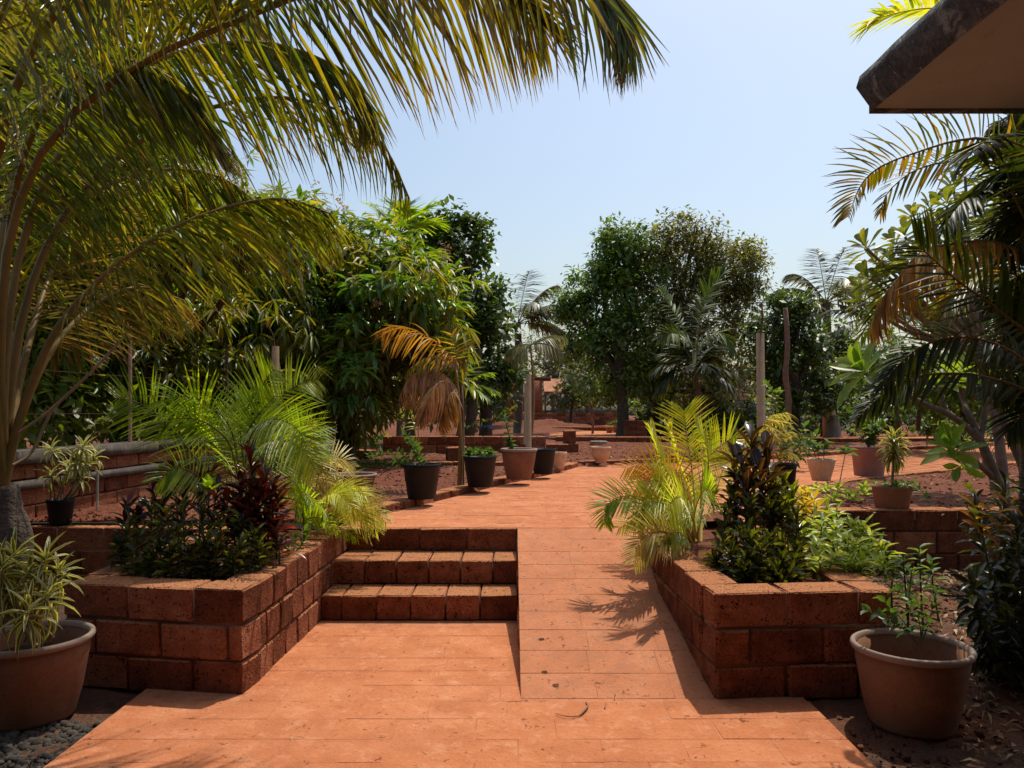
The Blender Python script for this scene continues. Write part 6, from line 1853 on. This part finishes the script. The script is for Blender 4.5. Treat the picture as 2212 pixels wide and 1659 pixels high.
# ================================================================== ground cover and litter
def herb(label, spots, mat, ll, lw, n, kinds, limit=60, name='ground_herb'):
    o = thing(name, label, 'herb', spots[0])
    M, K = cat([rosette(Vector(s) + Vector((0, 0, .02)), (random.uniform(-.2, .2), random.uniform(-.2, .2), 1), n, ll, lw, 5, 75) for s in spots])
    shrub_parts(o, M, K % len(kinds), kinds, mat, limit)


random.seed(9)
herb('broad leaved weeds in the right bed below the cracked cream pot', [G(x, y, .6) for x, y in [(1760, 1062), (1785, 1065), (1810, 1060), (1830, 1075), (1870, 1058), (1865, 1070), (1845, 1082), (1800, 1085), (1740, 1075)]], L_LIGHT, .13, .05, 9, OVATE)
herb('green weeds around the foot of the rough pot on the wall', [G(x, y, .62) for x, y in [(1985, 1065), (1890, 1050), (1975, 1048), (2000, 1080), (1955, 1060)]], L_GREEN, .09, .03, 9, LANCE)
herb('spiky pale lily leaves standing in the left bed behind the black pot', [G(905, 998, .6)], L_DRAC_P, .3, .05, 8, [LANCE[0]])
herb('low weeds by the mango trunk in the left bed', [G(x, y, .6) for x, y in [(800, 990), (820, 985), (780, 995), (850, 975), (835, 965), (870, 1005), (830, 1010)]], L_ROSE, .16, .08, 9, OVATE)
herb('leafy plants beside the left end of the low wall', [G(x, y, .6) for x, y in [(815, 955), (805, 965), (790, 960), (825, 950)]], L_GREEN, .3, .09, 12, LANCE)
herb('weeds at the foot of the left bowl, blue green', [G(x, y, .6) for x, y in [(795, 1010), (815, 1008), (775, 1012)]], L_ROSE, .15, .07, 8, OVATE)
sap = [('leafy sapling standing in the far right bed', 2005, 966, 1001), ('slender papaya seedling beside the plum pot', 1813, 1045, 0), ('bushy sapling by the concrete post behind the crotons', 1700, 990, 0), ('thin leafy sapling climbing in front of the concrete post', 1672, 960, 0)]
q = G(2002, 966, .6)
r = thing('sapling', sap[0][0], 'sapling', q)
rambler(r, [[q, q + Vector((.02, 0, .35)), q + Vector((x, 0, h))] for x, h in ((0, .75), (.25, .65), (-.2, .6), (.35, .5), (.1, .7), (-.3, .45))], L_GREEN, 14, .16, .11, .012, DRYSTEM, limit=80, t0=.4)
q = G(1813, 1046, .62)
r = thing('sapling', sap[1][0], 'sapling', q)
tp = P(1827, 975, q.y)
Geo().tube([q, q.lerp(tp, .5), tp], [.008, .006, .005], 6).obj('stem', DRYSTEM, r)
M, K = rosette(tp, (0, 0, 1), 9, .16, .09, -10, 40)
shrub_parts(r, M, K % 2, OVATE, L_ROSE, 20)
q = P(1700, 990, 12.5)
q.z = .6
r = thing('sapling', sap[2][0], 'sapling', q)
rambler(r, [[q, q + Vector((x * .5, 0, h * .5)), q + Vector((x, y, h))] for x, y, h in ((0, 0, .75), (.3, 0, .7), (-.2, .1, .6), (.5, .1, .55), (.2, -.2, .5), (-.1, -.2, .45), (.45, -.1, .35))], L_GREEN, 16, .15, .07, .01, DRYSTEM, limit=90, t0=.2)
q = P(1672, 985, 12.5)
q.z = .6
r = thing('sapling', sap[3][0], 'sapling', q)
rambler(r, [[q, P(1665, 900, 12.5), P(1668, 850, 12.5), P(1655, 828, 12.5)], [P(1666, 900, 12.5), P(1675, 870, 12.5), P(1682, 845, 12.5)]], L_GREEN, 16, .14, .08, .01, DRYSTEM, limit=60, t0=.3)
q = P(2120, 985, 12.5)
q.z = .6
r = thing('sapling', 'wispy sapling in the bed behind the frangipani fork', 'sapling', q)
rambler(r, up_from(q, 0, 9, .9, .9), L_GREEN, 12, .13, .05, .008, DRYSTEM, limit=80, t0=.3)

ROCK = Leaf('pebble', [(-.5, -.4, -.3), (.5, -.5, -.3), (.45, .5, -.3), (-.4, .45, -.3), (-.3, -.3, .35), (.35, -.25, .3), (.28, .3, .4), (-.25, .33, .28)], [(0, 3, 2, 1), (4, 5, 6, 7), (0, 1, 5, 4), (1, 2, 6, 5), (2, 3, 7, 6), (3, 0, 4, 7)])


def stones(name, label, cat_, xy, zf, smin, smax, mat):
    n = len(xy)
    s = smin + (smax - smin) * RNG.random(n) ** 3
    p = np.stack([xy[:, 0], xy[:, 1], zf(xy[:, 0], xy[:, 1]) + s * .15], -1)
    M = frames(p, sphere_pts(n) * [1, 1, .3], sphere_pts(n) * .4 + [0, 0, 1], s * (.7 + .6 * RNG.random(n)), s)
    tag(joined(name, [ROCK], np.zeros(n, int), M, mat, None, 'stuff'), label, cat_)


xy = np.stack([RNG.uniform(-9, 13, 42000), 6.5 + 15 * RNG.random(42000) ** 1.6], -1)
xy = xy[~inside(PATH, xy[:, 0], xy[:, 1]) & ~((xy[:, 0] > 1.0) & (xy[:, 0] < 2.1) & (xy[:, 1] < 7.2)) & ~((xy[:, 0] > 2) & (xy[:, 1] < 7.4))]
stones('soil_clods', 'small red clods scattered over the garden beds', 'soil clods', xy, ground_z, .005, .034, SOIL)
xy = np.stack([RNG.uniform(-2.62, -2.0, 1500), RNG.uniform(2.9, 3.9, 1500)], -1)
stones('gravel', 'grey gravel along the pavement edge below the left dracaena pot', 'gravel', xy, lambda x, y: -.05 + 0 * x, .015, .05, PEBBLE)
xy = np.stack([RNG.uniform(1.6, 6, 9000), RNG.uniform(2.8, 7.1, 9000)], -1)
stones('soil_clods', 'dark crumbs of earth around the right foreground pot', 'soil clods', xy, lambda x, y: -.045 + np.where((x > 1.8) & (y > 4.6), .10 * np.clip(y - 4.6, 0, 1), 0), .006, .04, DARKSOIL)
n = 2600
xy = np.stack([RNG.uniform(2.0, 6, n), RNG.uniform(3.4, 7.1, n)], -1)
p = np.stack([xy[:, 0], xy[:, 1], -.03 + np.where(xy[:, 1] > 4.6, .10 * np.clip(xy[:, 1] - 4.6, 0, 1), 0) + .012], -1)
M = frames(p, sphere_pts(n) * [1, 1, .15], sphere_pts(n) * .5 + [0, 0, 1], RNG.uniform(.008, .03, n), RNG.uniform(.03, .10, n))
tag(joined('leaf_litter', LANCE_FAR, RNG.integers(0, 2, n), M, L_DRY, None, 'stuff'), 'dry leaf litter on the red earth at lower right', 'litter')
n = 1500
xy = np.stack([RNG.uniform(-6, 9, n), RNG.uniform(6.7, 20, n)], -1)
xy = xy[~inside(PATH, xy[:, 0], xy[:, 1])]
n = len(xy)
p = np.stack([xy[:, 0], xy[:, 1], ground_z(xy[:, 0], xy[:, 1]) + .015], -1)
M = frames(p, sphere_pts(n) * [1, 1, .15], sphere_pts(n) * .5 + [0, 0, 1], RNG.uniform(.01, .035, n), RNG.uniform(.04, .12, n))
tag(joined('leaf_litter', LANCE_FAR, RNG.integers(0, 2, n), M, L_DRY, None, 'stuff'), 'dry leaves strewn over the garden beds', 'litter')
# things lying on the paving
n = 150
xy = np.stack([RNG.uniform(-1.9, 1.5, n), 2.9 + 9 * RNG.random(n) ** 1.3], -1)
on_ramp = (xy[:, 0] > .08) & (xy[:, 0] < 1.0) & (xy[:, 1] > 4.15) & (xy[:, 1] < 6.4)
low = (inside(LOW, xy[:, 0], xy[:, 1]))
upp = inside(PATH, xy[:, 0], xy[:, 1])
z = np.where(on_ramp, (xy[:, 1] - RY0) / (RY1 - RY0) * RH, np.where(low, 0.0, 0.552))
k = on_ramp | low | upp
p = np.stack([xy[:, 0], xy[:, 1], z + .004], -1)[k]
n = len(p)
M = frames(p, sphere_pts(n) * [1, 1, .08], sphere_pts(n) * .3 + [0, 0, 1], RNG.uniform(.003, .010, n), RNG.uniform(.008, .045, n))
tag(joined('leaf_litter', LANCE_FAR, RNG.integers(0, 2, n), M, L_DRY, None, 'stuff'), 'small bits of dry leaf and grit scattered on the red paving', 'litter')
o = Geo().tube(curve([G(1200, 1541, .006), G(1222, 1547, .01), G(1248, 1547, .006), G(1262, 1535, .012), G(1270, 1524, .008), G(1265, 1515, .006)], 16), [.0015, .002, .002, .0025, .003, .003, .003, .004, .005, .006, .006, .006, .005, .004, .003, .002], 5).obj('dry_twig', L_DRY)
tag(o, 'curled dry leaf stalk lying on the pavement below the ramp', 'twig')
o = Geo().tube([G(1306, 1530, .004), G(1309, 1518, .006)], [.004, .003], 5).obj('straw', L_DRY)
tag(o, 'short pale straw lying right of the curled leaf stalk', 'straw')
for px, py, t_, lab in [(1170, 1381, .45, 'upper dark hole broken in the ramp'), (1177, 1452, .2, 'middle dark hole broken in the ramp'), (1199, 1481, .12, 'lowest dark hole broken in the ramp')]:
    y = 4.11
    for _ in range(30):
        z = max(0, (y - RY0) / (RY1 - RY0) * RH)
        y = (EYE - z) * F / (py - CY)
    q = Vector(((px - CX) / F * y, y, (y - RY0) / (RY1 - RY0) * RH + .0035))
    g = Geo()
    vs = [tuple(q)]
    for k in range(10):
        a = k * .628
        rr = random.uniform(.009, .018)
        vs.append((q.x + math.cos(a) * rr * 1.25, q.y + math.sin(a) * rr, q.z + math.sin(a) * rr * math.tan(sl)))
    g.add(vs, [(0, 1 + k, 1 + (k + 1) % 10, 1 + (k + 2) % 10) for k in range(0, 10, 2)])
    o = g.obj('hole', DARKSOIL)
    tag(o, lab, 'hole', 'holes in the ramp')
print('objects', len(bpy.data.objects), 'tris', sum(len(o.data.polygons) * 2 for o in bpy.data.objects if o.type == 'MESH'))
